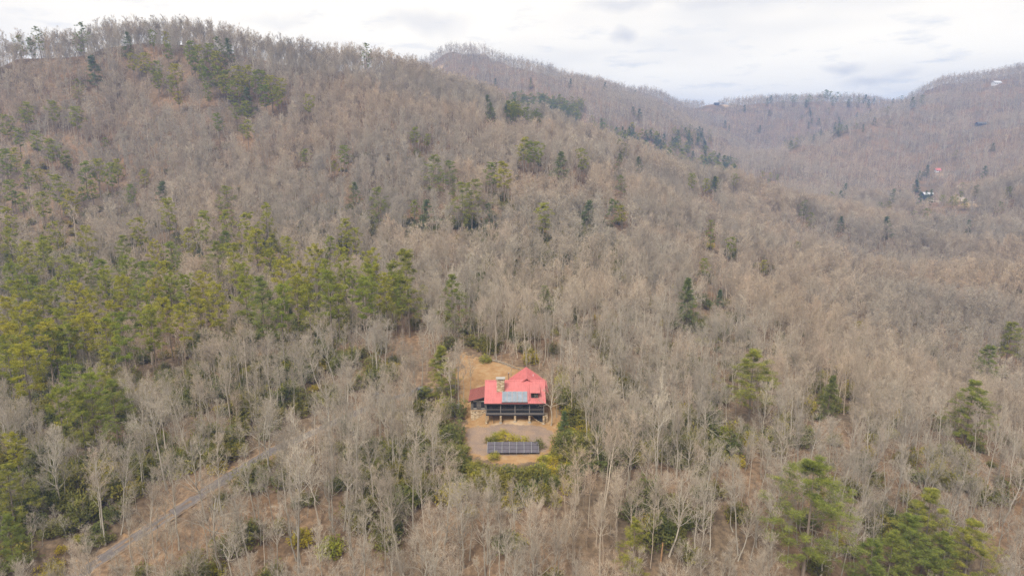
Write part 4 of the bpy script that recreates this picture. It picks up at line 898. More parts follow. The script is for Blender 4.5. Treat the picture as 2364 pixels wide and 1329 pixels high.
# ------------------------------------------------------------------ evergreens seen one by one in the photograph: (u, v of the top, height, kind)
Y_, W_, H_ = 'yellow', 'white', 'hemlock'
EVER = {
 'skyline': [(42,82,15,W_),(68,88,13,W_),(86,66,19,W_),(187,57,24,W_),(290,74,17,H_),(350,74,16,Y_),(380,78,15,Y_),(530,92,20,H_),(845,102,20,W_),(500,88,20,W_),(215,134,21,H_),(178,186,14,W_)],
 'ridge': [(303,126,17,Y_),(330,130,20,Y_),(362,148,18,Y_),(405,152,20,Y_),(360,170,16,Y_),(392,180,16,Y_),(437,98,20,Y_),(455,108,19,Y_),(480,106,20,Y_),(500,124,21,Y_),(465,140,18,Y_),(500,155,21,Y_),(475,160,20,Y_),(520,165,20,Y_),(545,158,22,Y_),(572,156,21,Y_),(590,168,22,Y_),(605,166,22,Y_),(625,180,22,Y_),(645,186,20,Y_),(612,200,21,Y_),(566,202,17,H_),(480,202,14,Y_),(543,240,15,Y_),(570,238,16,Y_),(570,280,17,Y_),(503,266,16,Y_),(386,106,14,Y_),(448,128,18,Y_),(535,190,20,Y_),(555,175,20,Y_),(640,205,19,Y_),(515,180,18,Y_),(710,222,17,Y_),(412,215,11,Y_)],
 'slope': [(20,420,20,Y_),(60,385,18,Y_),(95,450,20,Y_),(160,440,20,Y_),(210,420,17,Y_),(300,430,16,Y_),(150,350,15,Y_),(40,300,18,Y_),(330,395,14,Y_),(62,240,22,Y_),(120,236,22,Y_),(172,250,23,Y_),(8,270,22,Y_),(80,308,20,Y_),(112,324,23,Y_),(10,350,24,Y_),(32,346,18,Y_),(195,376,22,Y_),(222,372,22,Y_),(252,382,22,Y_),(268,372,18,Y_),(127,408,24,Y_),(50,448,16,Y_),(793,340,18,Y_),(957,297,16,Y_),(985,312,12,Y_),(1000,360,25,W_),(1037,375,22,W_),(820,422,12,H_),(872,436,22,W_),(993,462,16,H_),(955,466,13,Y_),(1066,424,26,W_),(1088,420,27,W_),(1136,380,20,Y_),(1162,378,24,Y_),(520,432,22,W_),(370,420,16,H_),(1210,322,24,Y_),(1240,332,21,Y_),(1222,330,22,Y_),(1345,348,22,Y_),(1293,352,20,H_),(1430,356,13,H_),(1478,362,12,H_),(1435,405,14,W_),(1358,463,16,H_),(1253,474,20,Y_),(1418,463,16,W_),(1437,478,14,Y_),(1597,403,17,Y_),(1632,416,16,Y_),(705,656,12,Y_)],
 'stand': [(12,482,26,Y_),(18,532,24,Y_),(100,546,24,Y_),(60,600,24,Y_),(97,562,26,Y_),(195,526,25,Y_),(230,602,24,Y_),(280,548,24,W_),(320,508,24,Y_),(383,464,28,Y_),(470,494,27,Y_),(518,490,25,Y_),(570,496,27,Y_),(613,474,26,Y_),(540,566,26,Y_),(592,532,27,Y_),(665,548,22,Y_),(795,510,22,Y_),(822,532,21,Y_),(727,570,25,Y_),(763,548,20,Y_),(752,600,22,Y_),(795,574,25,Y_),(855,580,25,Y_),(848,612,23,Y_),(900,612,24,W_),(940,582,30,W_),(180,612,24,Y_),(150,592,24,Y_),(282,640,24,Y_),(235,624,25,Y_),(332,610,25,Y_),(40,652,25,Y_),(1042,640,22,W_),(690,610,22,Y_),(25,610,24,Y_),(75,640,24,Y_),(120,650,23,Y_),(165,660,22,Y_),(205,680,22,Y_),(310,672,22,Y_),(350,650,22,Y_),(385,640,22,Y_),(255,700,20,Y_),(500,560,24,W_),(560,610,22,Y_),(10,690,24,Y_),(60,700,22,Y_),(1255,660,16,H_),(1130,470,17,H_)],
 'lower': [(415,702,24,Y_),(348,720,23,Y_),(100,746,26,Y_),(68,742,22,Y_),(10,782,24,Y_),(155,852,22,Y_),(242,820,24,W_),(205,866,24,Y_),(128,900,18,Y_),(30,1000,16,Y_),(12,1080,18,W_),(15,1200,17,W_),(1465,1205,17,W_),(1300,944,9,H_),(1670,985,8,Y_),(180,905,20,W_),(255,880,22,W_),(700,720,12,Y_)],
 'right': [(1592,642,20,H_),(1663,668,10,H_),(1740,812,20,W_),(1918,866,16,H_),(2250,886,24,W_),(2335,746,25,W_),(2290,800,22,W_),(1942,500,18,H_),(1880,1066,27,W_),(2150,1140,25,W_),(2062,1232,20,W_),(2110,1196,22,W_),(2245,1214,22,W_),(2020,1252,18,W_),(2190,1240,20,W_),(1762,396,18,Y_),(1780,400,18,Y_),(1795,405,18,Y_),(1775,415,14,Y_)],
}
SPECIAL = {   # evergreens that stand out, with a description each
 (187,57): 'tall dark pine poking above the skyline near the left ridge end', (86,66): 'paler twin-topped pine on the skyline at far left',
 (845,102): 'dark narrow evergreen rising among bare trunks on the ridge crest', (710,222): 'small lone yellow-green pine right of the upper ridge pine stand',
 (172,250): 'dark flat-topped pine on the left slope, rightmost of three in a row', (120,236): 'yellow-green pine on the left slope, middle of three in a row', (62,240): 'broad yellow-green pine on the left slope, leftmost of three in a row',
 (1345,348): 'lone round yellow-green pine on the middle slope right of the pine pair', (1210,322): 'large yellow-green pine on the middle slope, left of a close pair',
 (1240,332): 'yellow-green pine on the middle slope, right of a close pair', (1418,463): 'dark bushy evergreen on the spur with a yellow-green neighbour at its foot',
 (1592,642): 'dense dark green conical evergreen alone on the slope right of the house', (1663,668): 'tiny dark conical evergreen beside the big lone conical one',
 (1740,812): 'wide spreading dark pine with tiered branches in the woods right of the house', (1918,866): 'small conical evergreen between the two spreading pines at right',
 (2250,886): 'tall open-crowned pine with a bare pale trunk in the right woods', (2335,746): 'large dark pine at the right edge above the open-crowned pine',
 (1880,1066): 'huge yellow-green white pine with long open branches at lower right', (2150,1140): 'soft green pine with the highest top of the lower right corner group',
 (1942,500): 'wide dark round evergreen in the hollow below the metal-roofed barn', (940,582): 'tall pale-tiered pine at the right end of the left pine stand',
 (613,474): 'dark flat-topped pine standing highest in the left pine stand', (383,464): 'tall dense pine above the middle of the left pine stand',
 (415,702): 'bright round-topped yellow-green pine standing clear of the woods at left', (348,720): 'dull green pine just left of the bright round-topped one',
 (100,746): 'big layered yellow-green pine near the left edge', (1088,420): 'dark pine pair on the middle slope, right and denser tree', (1066,424): 'dark pine pair on the middle slope, left and thinner tree',
 (872,436): 'narrow grey-green pine on the slope above the left pine stand', (1465,1205): 'short yellow-green pine at the bottom edge below the solar array',
 (1300,944): 'narrow dark evergreen at the right edge of the yard', (957,297): 'small yellow-green pine high on the middle slope', (793,340): 'small lone pine in bare woods left of the middle slope pines',
 (1162,378): 'yellow-topped pine over bare stems on the middle slope', (215,134): 'grey-green conical evergreen below the left skyline',
}
GRP = {'skyline': ('dark evergreen standing among bare trees on the left ridge crest', 'evergreens on the ridge crest'), 'ridge': ('yellow-green pine in the stand high on the left ridge', 'pine stand high on the ridge'),
 'slope': ('evergreen scattered among bare trees on the middle slopes', 'evergreens scattered over the slopes'), 'stand': ('yellow-green pine in the long stand left of the house', 'pine stand left of the house'),
 'lower': ('evergreen rising from the woods at lower left', 'evergreens at lower left'), 'right': ('evergreen in the woods right of the house', 'evergreens right of the house')}
PINES = []; PINES3 = []
_r = random.Random(31)
for _k in range(400):
    _u = _r.uniform(0, 930); _lo, _hi = np.interp(_u, [0, 420, 930], [470, 505, 570]), np.interp(_u, [0, 150, 300, 420, 930], [820, 800, 740, 670, 655]); _v = _r.uniform(_lo, _hi)
    if len(EVER['stand']) < 88 and all((_u-a)**2+((_v-b)*1.2)**2 > 34**2 for a, b, h, k in EVER['stand']): EVER['stand'].append((round(_u), round(_v), _r.uniform(20, 26), 'yellow' if _r.random() < .85 else 'white'))
PLM = {'stand': [(60,860,'low at the left edge, straggling below the stand'),(230,790,'straggling below the dense left stand'),(40,540,'at the left end of the upper left stand'),(110,640,'in the thick of the left stand near the picture edge'),(230,600,'in the left stand below the yellowish pine'),(330,560,'in the left stand beside the tall dense pine'),(330,660,'at the lower right of the dense left stand'),(490,510,'beside the tall pine trio left of the flat-topped pine'),(590,530,'just below the dark flat-topped pine'),(700,590,'between the flat-topped pine and the right stand'),(770,570,'in the right part of the stand, upper row'),(850,600,'in the right part of the stand beside the pale-tiered pine'),(1000,640,'right of the pale-tiered pine'),(1200,560,'in bare woods above the house'),(60,700,'at the lower edge of the left stand')],
 'ridge': [(340,140,'in the left cluster of the high ridge stand'),(380,175,'in the lower left cluster of the high ridge stand'),(460,115,'at the top of the high ridge stand'),(490,160,'in the middle of the high ridge stand'),(560,165,'in the upper right of the high ridge stand'),(625,190,'at the right end of the high ridge stand'),(550,260,'straggling below the high ridge stand'),(420,215,'straggling below left of the high ridge stand')],
 'slope': [(30,330,'at the left edge below the three pines in a row'),(100,320,'below the three pines in a row'),(230,375,'in the small row on the left slope'),(110,420,'on the left slope above the left stand'),(450,430,'on the slope above the tall dense pine'),(970,310,'high on the middle slope'),(1020,370,'beside the yellow-topped pine on the middle slope'),(980,465,'left of the dark pine pair'),(820,420,'near the narrow grey-green pine'),(1230,330,'behind the close pair on the middle slope'),(1300,380,'below the lone round pine'),(1440,370,'on the spur right of the lone round pine'),(1300,470,'on the spur left of the dark bushy evergreen'),(1615,410,'far along the spur toward the hollow'),(705,656,'among bare stems below the left stand')],
 'lower': [(70,760,'beside the big layered pine at left'),(200,860,'in the group below the big layered pine'),(20,1000,'at the left edge below the layered pine'),(20,1180,'at the left edge near the bottom'),(690,720,'below the right part of the left stand'),(1670,985,'low in the bare woods right of the yard')],
 'right': [(2290,800,'below the large dark pine at the right edge'),(2060,1230,'in the left half of the lower right corner group'),(2220,1220,'in the right half of the lower right corner group'),(1780,400,'in the small cluster at the mouth of the hollow')],
 'skyline': [(60,85,'on the skyline at far left'),(180,186,'below the far left skyline'),(290,74,'on the skyline above the ridge stand, left'),(365,76,'on the skyline above the ridge stand'),(515,90,'on the skyline right of the ridge stand top')]}
PKW = {'yellow': 'yellow-green pine', 'white': 'tiered soft-needled pine', 'hemlock': 'dark conical evergreen'}
def lod_of(y): return 0 if y < 260 else (1 if y < 700 else 2)
def hscale(y): return np.interp(y, [60, 150, 350, 600, 1200], [.63, .64, .73, .86, .86])
def place_evergreens():
    for reg, lst in EVER.items():
        for (u, v, H, kd) in lst:
            H = (H+(4 if reg in ('ridge', 'skyline') else (2 if reg == 'slope' else 0)))*{'ridge': .86, 'skyline': .86, 'slope': .84, 'stand': .80, 'lower': .70, 'right': .66}[reg]*(1.25 if (u, v) in ((1880, 1066), (1592, 642), (1740, 812)) else 1.0); p = find(u, v, H)
            if reg == 'lower' and (u, v) == (1300, 944): p = find(1302, 1018)
            wide = RT.uniform(.9, 1.1)*(1.25 if reg in ('ridge', 'slope') else 1.0)
            key = 'pine_%s_%d' % (kd, lod_of(p[1])); lab = SPECIAL.get((u, v)); g = GRP[reg]
            nm = {'yellow': 'pine_tree', 'white': 'white_pine_tree', 'hemlock': 'hemlock_tree'}[kd]
            if kd == 'hemlock': wide *= 1.3
            if reg == 'right' and kd == 'white': wide *= 1.25
            if (u, v) == (1740, 812): wide = 1.5
            if (u, v) == (1942, 500): wide = 1.7
            ph_ = min(((u-a)**2+(v-b)**2, t) for a, b, t in PLM[reg])[1]; gl = PKW[kd]+' '+ph_
            tree_thing(key, nm, p[0], p[1], H, lab or gl, 'evergreen tree', None if lab else gl, wide=wide); PINES.append((p[0], p[1])); PINES3.append((p[0], p[1], H, SPECIAL.get((u, v)) is not None))
    # the narrow pine beside the yard, left of the house
    p = find(1022, 925); H = 12.6
    tree_thing('pine_column_0', 'pine_tree', p[0], p[1], H, 'narrow bright green pine at the left edge of the back lawn', 'evergreen tree', None, wide=1.5, var=1); PINES.append((p[0], p[1])); PINES3.append((p[0], p[1], H, True))
place_evergreens()
# ------------------------------------------------------------------ far evergreens (a mass)
FARP = []
def far_evergreens():
    pts = []; H = []; kd = []
    def blob(n, u0, u1, v0, v1, fn=None, h=(13, 20), kinds=('yellow', 'white', 'hemlock')):
        for _ in range(n):
            u = RT.uniform(u0, u1); v = RT.uniform(v0, v1)
            if fn: v = fn(u)+RT.uniform(v0, v1)
            p = find(u, v, h[0])
            if p[1] > 2200: continue
            hh_ = RT.uniform(*h); pts.append(p); H.append(hh_); kd.append(RT.choice(kinds)); FARP.append((p[0], p[1], hh_))
    blob(240, 1172, 1345, -14, 30, lambda u: 228+(u-1172)*.12, (10, 15), ('yellow', 'white', 'white'))
    blob(26, 1340, 1500, -12, 40, lambda u: 262+(u-1340)*.35, (11, 16))
    blob(90, 1500, 1700, -22, 22, lambda u: 322+(u-1500)*.33, (11, 16))
    blob(34, 1540, 1640, 292, 330, None, (11, 15), ('hemlock', 'white'))
    blob(30, 1420, 1500, 292, 335, None, (11, 15))
    blob(34, 1810, 1960, -8, 8, lambda u: 332-(u-1810)*.31, (11, 15), ('hemlock', 'white'))
    blob(24, 1650, 2060, 245, 300, None, (11, 15), ('hemlock', 'white'))
    blob(22, 1740, 2130, 224, 236, None, (15, 22), ('hemlock', 'white'))
    blob(5, 1905, 1935, 210, 216, None, (20, 24), ('white',))
    blob(18, 1850, 2364, 330, 520, None, (12, 17), ('hemlock', 'white'))
    blob(10, 2060, 2150, 380, 450, None, (12, 17), ('hemlock',)); blob(8, 2170, 2230, 440, 470, None, (8, 12), ('yellow', 'white'))
    blob(12, 1100, 1500, 180, 260, None, (13, 17), ('hemlock',)); blob(14, 1640, 1720, 380, 420, None, (11, 16))
    blob(10, 0, 900, 220, 460, None, (9, 13), ('yellow',)); blob(6, 1600, 1900, 470, 620, None, (8, 13), ('yellow',))
    coll, ol = library('evergreen_library', ['pine_%s_%d' % (k, l) for l in (1, 2) for k in ('yellow', 'white', 'hemlock')]); where = {}
    for i, (key, h0) in enumerate(ol): where.setdefault(key, []).append((i, h0))
    var, scl, rot = [], [], []
    for p, h, k in zip(pts, H, kd):
        i, h0 = RT.choice(where['pine_%s_%d' % (k, 1 if p[1] < 700 else 2)]); s = h/h0; w = s*RT.uniform(1.25, 1.75); var.append(i); scl.append((w, w, s)); rot.append((0, 0, RT.uniform(0, 6.28)))
    scatter('distant_evergreens', coll, np.array(pts), var, scl, rot, 'dark green evergreens dotted and banded over the far hillsides', 'evergreens')
far_evergreens()
PINES = np.array(PINES)

# ------------------------------------------------------------------ where things may grow
HOUSE = np.array([[-10.8, 134.0], [8.0, 134.0], [8.0, 149.5], [-10.8, 149.5]])
def visible(x, y, z, slack=3.0):
    ok = np.ones(len(x), bool); t = np.linspace(.05, .985, 70)
    for q in t:
        X, Yq, Zq = x*q, y*q, CAMZ+(z-CAMZ)*q; ok &= Zq > height(X, Yq)-slack
    return ok
def in_frame(x, y, z, mu=90, mv=60):
    u, v, d = project(np.stack([x, y, z], -1)); return (u > -mu) & (u < PW+mu) & (v > -mv) & (v < PH+mv) & (d > 1)
rng = np.random.default_rng(77)
def jitter_grid(y0, y1, sp, half=1.02):
    ys = np.arange(y0, y1, sp); out = []
    for y in ys:
        w = y*0.80*half+25; xs = np.arange(-w, w, sp); out.append(np.stack([xs+rng.uniform(-.48, .48, len(xs))*sp, np.full(len(xs), y)+rng.uniform(-.48, .48, len(xs))*sp], 1))
    return np.concatenate(out)
KINDS = ['tall', 'round', 'spread']
def woods():
    A = []
    for (y0, y1, sp) in ((56, 220, 2.85), (220, 700, 3.5), (700, 1720, 5.6)):
        q = jitter_grid(y0, y1, sp); A.append(q)
    q = np.concatenate(A); x, y = q[:, 0], q[:, 1]; z = height(x, y); n = len(x)
    small = rng.uniform(0, 1, n) < np.where(y < 250, .52, .2)
    H = np.where(small, rng.uniform(4.5, 12, n), rng.uniform(15.0, 26.0, n))*hscale(y)
    kind = rng.choice(3, n, p=[.5, .34, .16]); kind = np.where(small, 1, kind)
    keep = in_frame(x, y, z+H) | in_frame(x, y, z+H*.5) | (y < 110)
    u, v, dep = project(np.stack([x, y, z], -1)); ut, vt, _ = project(np.stack([x, y, z+H], -1))
    near = y < 200
    keep &= ~(near & inside(CLEAR, x, y)) & ~(near & inside(HOUSE, x, y))
    keep &= ~(near & (dist_line(ROAD, x, y) < 2.2))
    keep &= ~(near & (dist_line(np.vstack([CLEAR, CLEAR[:1]]), x, y) < .6))
    # the view to the yard is kept open below the solar array
    hm = FPX/dep
    cap = np.full(n, -1e9); ur = 3.2*hm*(H/22)
    cor = (y < 121) & (ut+ur > 1072) & (ut-ur < 1288); cap = np.where(cor, 1092, cap)
    cor2 = (y < 134) & ~cor & (ut+ur > 1050) & (ut-ur < 1330); cap = np.where(cor2, 985, cap)
    # height that just stays under the cap
    for _ in range(3):
        ut, vt, _d = project(np.stack([x, y, z+H], -1)); over = vt < cap; H = np.where(over, H*.78, H)
    ut, vt, _d = project(np.stack([x, y, z+H], -1)); keep &= vt >= cap; keep &= H > 2.6
    # behind the house the lawn stays open to view
    # thinner woods above the drive so that it shows
    dr = dist_line(ROAD, x, y); keep &= ~(near & (dr < 5) & (rng.uniform(0, 1, n) < .45))
    roadu, roadv, _r = project(np.stack([ROAD[:, 0], ROAD[:, 1], height(ROAD[:, 0], ROAD[:, 1])], -1))
    rv = np.interp(u, roadu, roadv); keep &= ~((u < 900) & (u > 150) & (v > rv+10) & (vt < rv-25) & (np.abs(v-rv) < 250) & (rng.uniform(0, 1, n) < np.interp(u, [200, 560, 700], [.36, .34, .08])) & (y < 150))
    dp = np.full(n, 1e9)
    for px, py in list(PINES)+[q[:2] for q in FARP]: dp = np.minimum(dp, np.hypot(x-px, y-py)/(1+py*.002))
    keep &= dp > 2.0
    # evergreens overtop the hardwoods just in front of them
    for px, py, ph, sp_ in PINES3+[q+(False,) for q in FARP if q[2] > 10 or q[1] < 800]:
        pu, pv, pd = project(np.array([px, py, float(height(px, py))+ph])); hp = ph*FPX/pd; near_p = (y < py) & (y > py-90) & (np.abs(ut-pu) < 5.0*FPX/pd) & (vt < pv+hp*(.8 if sp_ else (.58 if py < 300 else .72)))
        lim = pv+hp*(.8 if sp_ else (.58 if py < 300 else .72)); dl = ray(pu, lim); hn = CAMZ+dl[2]/dl[1]*y-z     # height that stays under that line of sight
        near_p &= rng.uniform(0, 1, n) < (.97 if sp_ else (.85 if py < 260 else .94)); low = near_p & (hn > 3.5) & (y < 260) & (not sp_); H = np.where(low, np.minimum(H, hn*.97), H); keep &= ~(near_p & ~low)
    for su, sv, sw, pr in SIGHT:      # openings through which the far houses are seen
        q = find(su, sv+8); keep &= ~((y < q[1]+2) & (y > q[1]-420) & (np.abs(ut-su) < sw+6) & (vt < sv+9) & (rng.uniform(0, 1, n) < pr))
    gap = fbm(x/38+3, y/38, 3, 41); keep &= ~((gap < .33) & (rng.uniform(0, 1, n) < .25))
    for (a, b, r) in OPEN: keep &= np.hypot((x-a), (y-b)*.55) > r
    k = np.where(keep)[0]; vis = visible(x[k], y[k], z[k]+H[k], 4.0); k = k[vis]
    return x[k], y[k], z[k], H[k], kind[k]
OPEN = []
for (u, v, r) in [(2140,456,13),(2165,398,10),(2210,452,6),(2232,462,7),(2262,288,11),(2300,196,12),(1652,242,22),(1625,243,12),(1012,158,8),(1690,243,12),(2160,464,8)]:
    p = find(u, v); OPEN.append((p[0], p[1], r))
bxs, bys, bzs, bH, bk = woods()
# bare trees beside the yard that the photograph shows one by one: (u, v of the foot, height, kind, label)
OWN = [(1070,928,10,'tall','thin leafless tree in front of the back lawn beside the log wing roof'), (1086,900,8,'round','small leafless tree on the back lawn behind the log wing'), (1054,898,11,'round','leafless tree at the left edge of the back lawn'), (1046,962,15,'tall','slender leafless tree left of the house, nearest the log wing'), (1060,935,14,'tall','thin leafless tree growing by the log wing corner'),
 (1272,984,13.5,'spread','pale crooked leafless tree touching the right end of the red roof'), (1180,868,9.5,'spread','dark forked leafless tree behind the chimney on the back lawn'),
 (1285,965,9,'tall','thin dark leafless tree at the right edge of the yard'), (1358,1010,17,'round','tall pale-trunked leafless tree right of the yard, first past the dark evergreen'),
 (1390,1060,19,'tall','tall straight leafless tree right of the yard, second past the dark evergreen'), (1512,1135,21,'tall','very tall straight pale trunk in the woods right of the array'),
 (770,1130,22,'tall','tall pale leafless tree standing beside the drive at its middle'), (820,1210,23,'tall','tallest pale trunk in the woods between drive and yard'),
 (510,1325,22,'spread','pale many-limbed leafless tree by the drive at the bottom edge'), (690,1330,26,'tall','very tall leaning leafless tree below the drive at the bottom'),
 (630,1110,20,'spread','broad leafless tree with pale forked limbs above the drive'), (385,1130,21,'tall','straight pale leafless trunk above the lower drive'),
 (1062,1330,13,'spread','dead-topped pale snag tree at the bottom edge left of centre'), (730,830,15,'spread','white forked leafless tree below the left pine stand'),
 (1105,800,13,'round','leafless tree at the back of the lawn beside the round green bush'), (1140,825,11,'spread','grey leaning leafless tree behind the low stone wall'),
 (1225,835,13,'round','grey leafless tree rising behind the rear gable'), (1330,960,15,'round','pale leafless tree whose crown overlaps the roof from the right')]
for (u, v, H, kd, lab) in OWN:
    p = find(u, v) if v < 1329 else None
    if p is None: p = find(u, 1328); d = ray(u, v)
    tree_thing('bare_%s_0' % kd, 'bare_tree', p[0], p[1], H, lab, 'bare tree', None, wide=.9)
def split_woods():
    n = len(bxs); P0 = np.stack([bxs, bys, bzs], -1); P1 = P0+np.stack([0*bH, 0*bH, bH], -1)
    u0, v0, _ = project(P0); u1, v1, _ = project(P1)
    seen = (np.clip(v0, 0, PH)-np.clip(v1, 0, PH))*((u1 > 0) & (u1 < PW)); order = np.argsort(-seen)[:285]
    own = np.zeros(n, bool); own[order] = True
    LM = [(250,1290,'the lowest stretch of the drive'),(480,1130,'the middle of the drive'),(720,1000,'the upper drive'),(870,920,'the dark parked car'),(975,905,'the grey parked car'),(90,900,'the big layered pine at the left edge'),(400,800,'the bright round-topped pine'),(650,760,'the right part of the left pine stand'),(1010,1010,'the left edge of the yard'),(1180,1110,'the thicket below the array'),(1180,1300,'the bottom edge below the array'),(900,1290,'the bottom edge left of the array'),(1340,1010,'the right edge of the yard'),(1465,1240,'the short pine below the array'),(1540,1000,'the very tall straight pale trunk'),(1740,900,'the wide spreading pine'),(1880,1180,'the huge white pine'),(1660,1200,'the ground left of the huge white pine'),(1918,940,'the small conical evergreen'),(2120,1250,'the corner group of soft green pines'),(2250,960,'the tall open-crowned pine'),(2320,1150,'the right edge above the corner pines'),(1190,780,'the back of the lawn'),(1450,840,'the slope right of the red roof'),(150,1080,'the pines at lower left')]
    for i in order:
        um, vm = .5*(u0[i]+u1[i]), .5*(min(v0[i], PH)+v1[i]); ld = [((um-a)**2+(vm-b)**2, t) for a, b, t in LM]; t = min(ld)[1]
        size = 'tall' if bH[i] > 14.5 else ('middle-sized' if bH[i] > 9 else 'small'); form = {'tall': 'straight narrow', 'round': 'round-crowned', 'spread': 'wide-limbed'}[KINDS[bk[i]]]
        lab = '%s %s leafless tree near %s' % (size, form, t)
        ln = (RT.gauss(0, .055), RT.gauss(0, .055))
        tree_thing('bare_%s_0' % KINDS[bk[i]], 'bare_tree', bxs[i], bys[i], bH[i], lab, 'bare tree', 'leafless trees: '+lab, wide=RT.uniform(.72, 1.05), lean=ln)
    coll, order_l = library('woods_library', ['bare_%s_%d' % (k, l) for l in (0, 1, 2) for k in KINDS])
    where = {}
    for i, (key, h0) in enumerate(order_l): where.setdefault(key, []).append(i)
    r = np.where(~own)[0]; var = np.empty(len(r), int)
    lod = np.where(bys[r] < 210, 0, np.where(bys[r] < 700, 1, 2))
    for l in (0, 1, 2):
        for k, kd in enumerate(KINDS):
            m = (lod == l) & (bk[r] == k); var[m] = rng.choice(where['bare_%s_%d' % (kd, l)], m.sum())
    s = bH[r]/22.0; w = s*rng.uniform(.74, 1.12, len(r)); rot = np.stack([rng.normal(0, .055, len(r)), rng.normal(0, .055, len(r)), rng.uniform(0, 6.283, len(r))], 1)
    scatter('hillside_forest', coll, np.stack([bxs[r], bys[r], bzs[r]-.1], 1), var, np.stack([w, w, s], 1), rot, 'dense leafless grey-brown forest covering the hillsides', 'forest')
    print('bare trees', n, 'individual', len(order))
split_woods()

# ------------------------------------------------------------------ undergrowth
def undergrowth():
    q = jitter_grid(60, 420, 2.4); x, y = q[:, 0], q[:, 1]; z = height(x, y); u, v, d = project(np.stack([x, y, z], -1))
    g = np.zeros(len(x))
    for (a, b, ra, rb, w) in [(260,1080,360,200,1.0),(120,880,260,130,.7),(700,800,230,120,.9),(470,950,220,90,.6),(1180,1150,220,80,1.0),(1480,1110,230,150,1.0),(980,1090,180,150,.85),(1230,600,170,110,.9),(1180,690,120,70,.6),(950,1050,120,80,.5),(1390,1010,110,110,.9),(1160,800,60,30,.7),(2150,1180,260,140,.35),(1900,950,260,160,.2),(800,560,400,80,.35),(250,640,300,120,.5)]:
        g = np.maximum(g, w*np.exp(-((u-a)/ra)**2-((v-b)/rb)**2))
    nz = fbm(x/13+5, y/13, 3, 23)
    keep = (rng.uniform(0, 1, len(x)) < np.clip(g*1.9-.10, np.where((y < 230) & (u < 1750), .16, .05), .97)*np.clip((nz-.22)*4, 0, 1)) & in_frame(x, y, z+1, 60, 40)
    keep &= ~inside(CLEAR, x, y) & ~inside(HOUSE, x, y) & (dist_line(ROAD, x, y) > 3.2) & (dist_line(np.vstack([CLEAR, CLEAR[:1]]), x, y) > 1.2)
    k = np.where(keep)[0]; k = k[visible(x[k], y[k], z[k]+2, 2.0)]
    coll, ol = library('undergrowth_library', ['laurel_0', 'laurely_0']); nl = sum(1 for a in ol if a[0] == 'laurel_0')
    yel = rng.uniform(0, 1, len(k)) < .18
    var = np.where(yel, nl+rng.integers(0, len(ol)-nl, len(k)), rng.integers(0, nl, len(k))); s = rng.uniform(.6, 1.5, len(k)); h = s*rng.uniform(.9, 1.7, len(k))
    for _ in range(6):
        uu, vv, dd_ = project(np.stack([x[k], y[k], z[k]+h*2.5], -1)); bad = (y[k] < 135) & (uu+2.2*s*FPX/dd_ > 1095) & (uu-2.2*s*FPX/dd_ < 1262) & (vv < 1066); h = np.where(bad, h*.7, h); s = np.where(bad, s*.8, s)
    ok_ = ~bad; k, s, h, var = k[ok_], s[ok_], h[ok_], var[ok_]
    scatter('undergrowth', coll, np.stack([x[k], y[k], z[k]-.1], 1), var, np.stack([s, s, h], 1), np.stack([0*s, 0*s, rng.uniform(0, 6.28, len(k))], 1), 'dark green laurel undergrowth spread beneath the bare trees', 'undergrowth')
    print('laurel', len(k))
undergrowth()

# ------------------------------------------------------------------ bushes in the yard and the yellow-green thicket below the array
def bushes():
    B = [(1146,1019,2.2,'bush_0','tall yellow-green bush above the middle of the array, leftmost of three'),(1168,1024,2.6,'bush_0','largest yellow-green bush right behind the array'),(1203,1024,2.1,'bush_0','round olive bush behind the right half of the array'),
         (1243,1036,2.3,'laurel_0','big dark olive bush overlapping the right end of the array'),(1127,1024,1.6,'laurel_0','small dark green bush behind the left end of the array'),(1141,1062,1.7,'bush_0','bright yellow-green bush in front of the array'),
         (1120,836,2.1,'laurely_0','round clipped green bush behind the low stone wall'),(1160,1008,1.5,'bush_0','small yellow-green bush at the end of the stone edging'),(1152,1025,1.3,'laurel_0','dull reddish bush between the two left bushes behind the array')]
    for u, v, h, key, lab in B:
        p = find(u, v); h0 = PROTO[key][0][2]; tree_thing(key, 'bush', p[0], p[1], h, lab, 'bush', None, wide=.95 if key != 'laurel_0' else .72)
    r = random.Random(9); T = []
    for k in range(150):
        u = r.uniform(1030, 1345); lo = 1082 if 1125 < u < 1235 else (1066 if u < 1125 else 1052+max(0, 1270-u)*.5); v = lo+6+abs(r.gauss(0, 1))*42
        if all((u-a)**2+((v-b)*1.6)**2 > 15**2 for a, b in T) and v < 1190: T.append((u, v))
    T += [(1322,1042),(1308,1028),(1296,1008),(1316,1004),(1330,1024),(1288,1030),(1296,990)]
    for u, v in T:
        p = find(u, v); side = 'left' if u < 1130 else ('right' if u > 1225 else 'middle')
        yel = r.random() < .82; key = 'laurely_0' if yel else 'laurel_0'; h = r.uniform(1.0, 1.7) if v < 1110 else r.uniform(1.4, 2.6)
        low = 'lower' if v > 1110 else 'upper'
        lab = {'left': 'bush in the %s thicket below the left end of the array', 'middle': 'bush in the %s thicket below the middle of the array', 'right': 'bush in the %s thicket along the right edge of the yard'}[side] % low
        tree_thing(key, 'thicket_bush', p[0], p[1], h, ('yellow-green ' if yel else 'dark green ')+lab, 'bush', ('yellow-green' if yel else 'dark green')+' thicket bushes, '+low+' '+side, wide=r.uniform(.75, 1.1))
bushes()
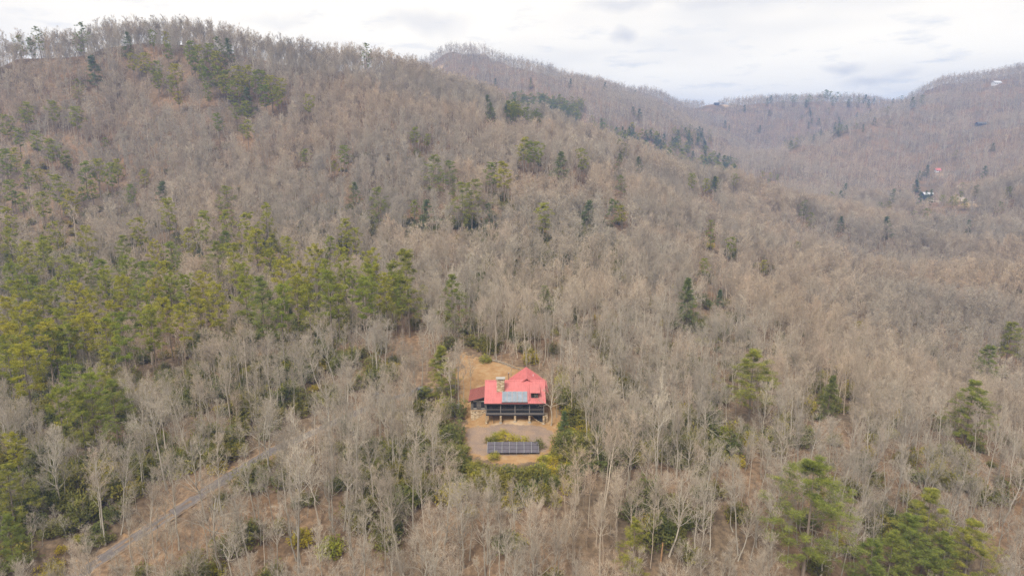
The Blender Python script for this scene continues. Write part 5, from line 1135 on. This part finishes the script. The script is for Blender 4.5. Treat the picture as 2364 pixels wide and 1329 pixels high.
def snags():
    for u, v, h, lean, lab in ((182,1329,2.6,.05,'broken orange-brown snag beside the drive at the bottom edge'),(6,990,9.0,.0,'broken orange-brown trunk at the left edge below the pines'),(1525,1300,3.2,.06,'short broken pale snag at the bottom right of centre')):
        p = find(u, min(v, 1327)); o = empty('broken_snag', p); tag(o, lab, 'snag'); r = random.Random(int(u)); n = 8; rb = .26 if u < 1000 else .13
        m = MB(); pts = [(lean*h*k/4, 0, -.3+h*k/4) for k in range(5)]; m.tube(pts, [rb*(1.3-.12*k) for k in range(5)], n, False)
        vs_ = []; fs = []
        for k in range(n):
            a0, a1 = 6.283*k/n, 6.283*(k+1)/n; R_ = rb*.82; t = pts[-1]; j = r.uniform(.1, .7)
            b = len(vs_); vs_ += [(t[0]+R_*math.cos(a0), R_*math.sin(a0), t[2]-.02), (t[0]+R_*math.cos(a1), R_*math.sin(a1), t[2]-.02), (t[0]+R_*.8*math.cos((a0+a1)/2), R_*.8*math.sin((a0+a1)/2), t[2]+j), (t[0], 0, t[2]-.05)]
            fs += [(b, b+1, b+2), (b+1, b+3, b+2), (b+3, b, b+2)]
        m.build('trunk', MT['snag'], o); MB().add(vs_, fs).build('splintered_top', MT['snag_wood'], o)
MT['snag'] = plain('snag_bark', (0.34, 0.20, 0.10), .3, 2); MT['snag_wood'] = plain('snag_wood', (0.60, 0.36, 0.16), .2, 4)
snags()

# ------------------------------------------------------------------ air between the hills
def haze():
    o = MB().box(-2300, 2700, -700, 3100, float(HZ.min())-3.0, float(max(HZ.max()+30, CAMZ+30))).build('haze', [])
    m = bpy.data.materials.new('haze'); m.use_nodes = True; t = m.node_tree; t.nodes.clear()
    out = t.nodes.new('ShaderNodeOutputMaterial'); v = t.nodes.new('ShaderNodeVolumePrincipled'); v.inputs['Color'].default_value = (0.32, 0.52, 1.0, 1); v.inputs['Density'].default_value = HAZE; v.inputs['Anisotropy'].default_value = 0.2
    t.links.new(v.outputs[0], out.inputs['Volume']); o.data.materials.append(m); tag(o, 'thin bluish haze filling the valley air', 'haze', kind='stuff')
HAZE = 0.00029
haze()
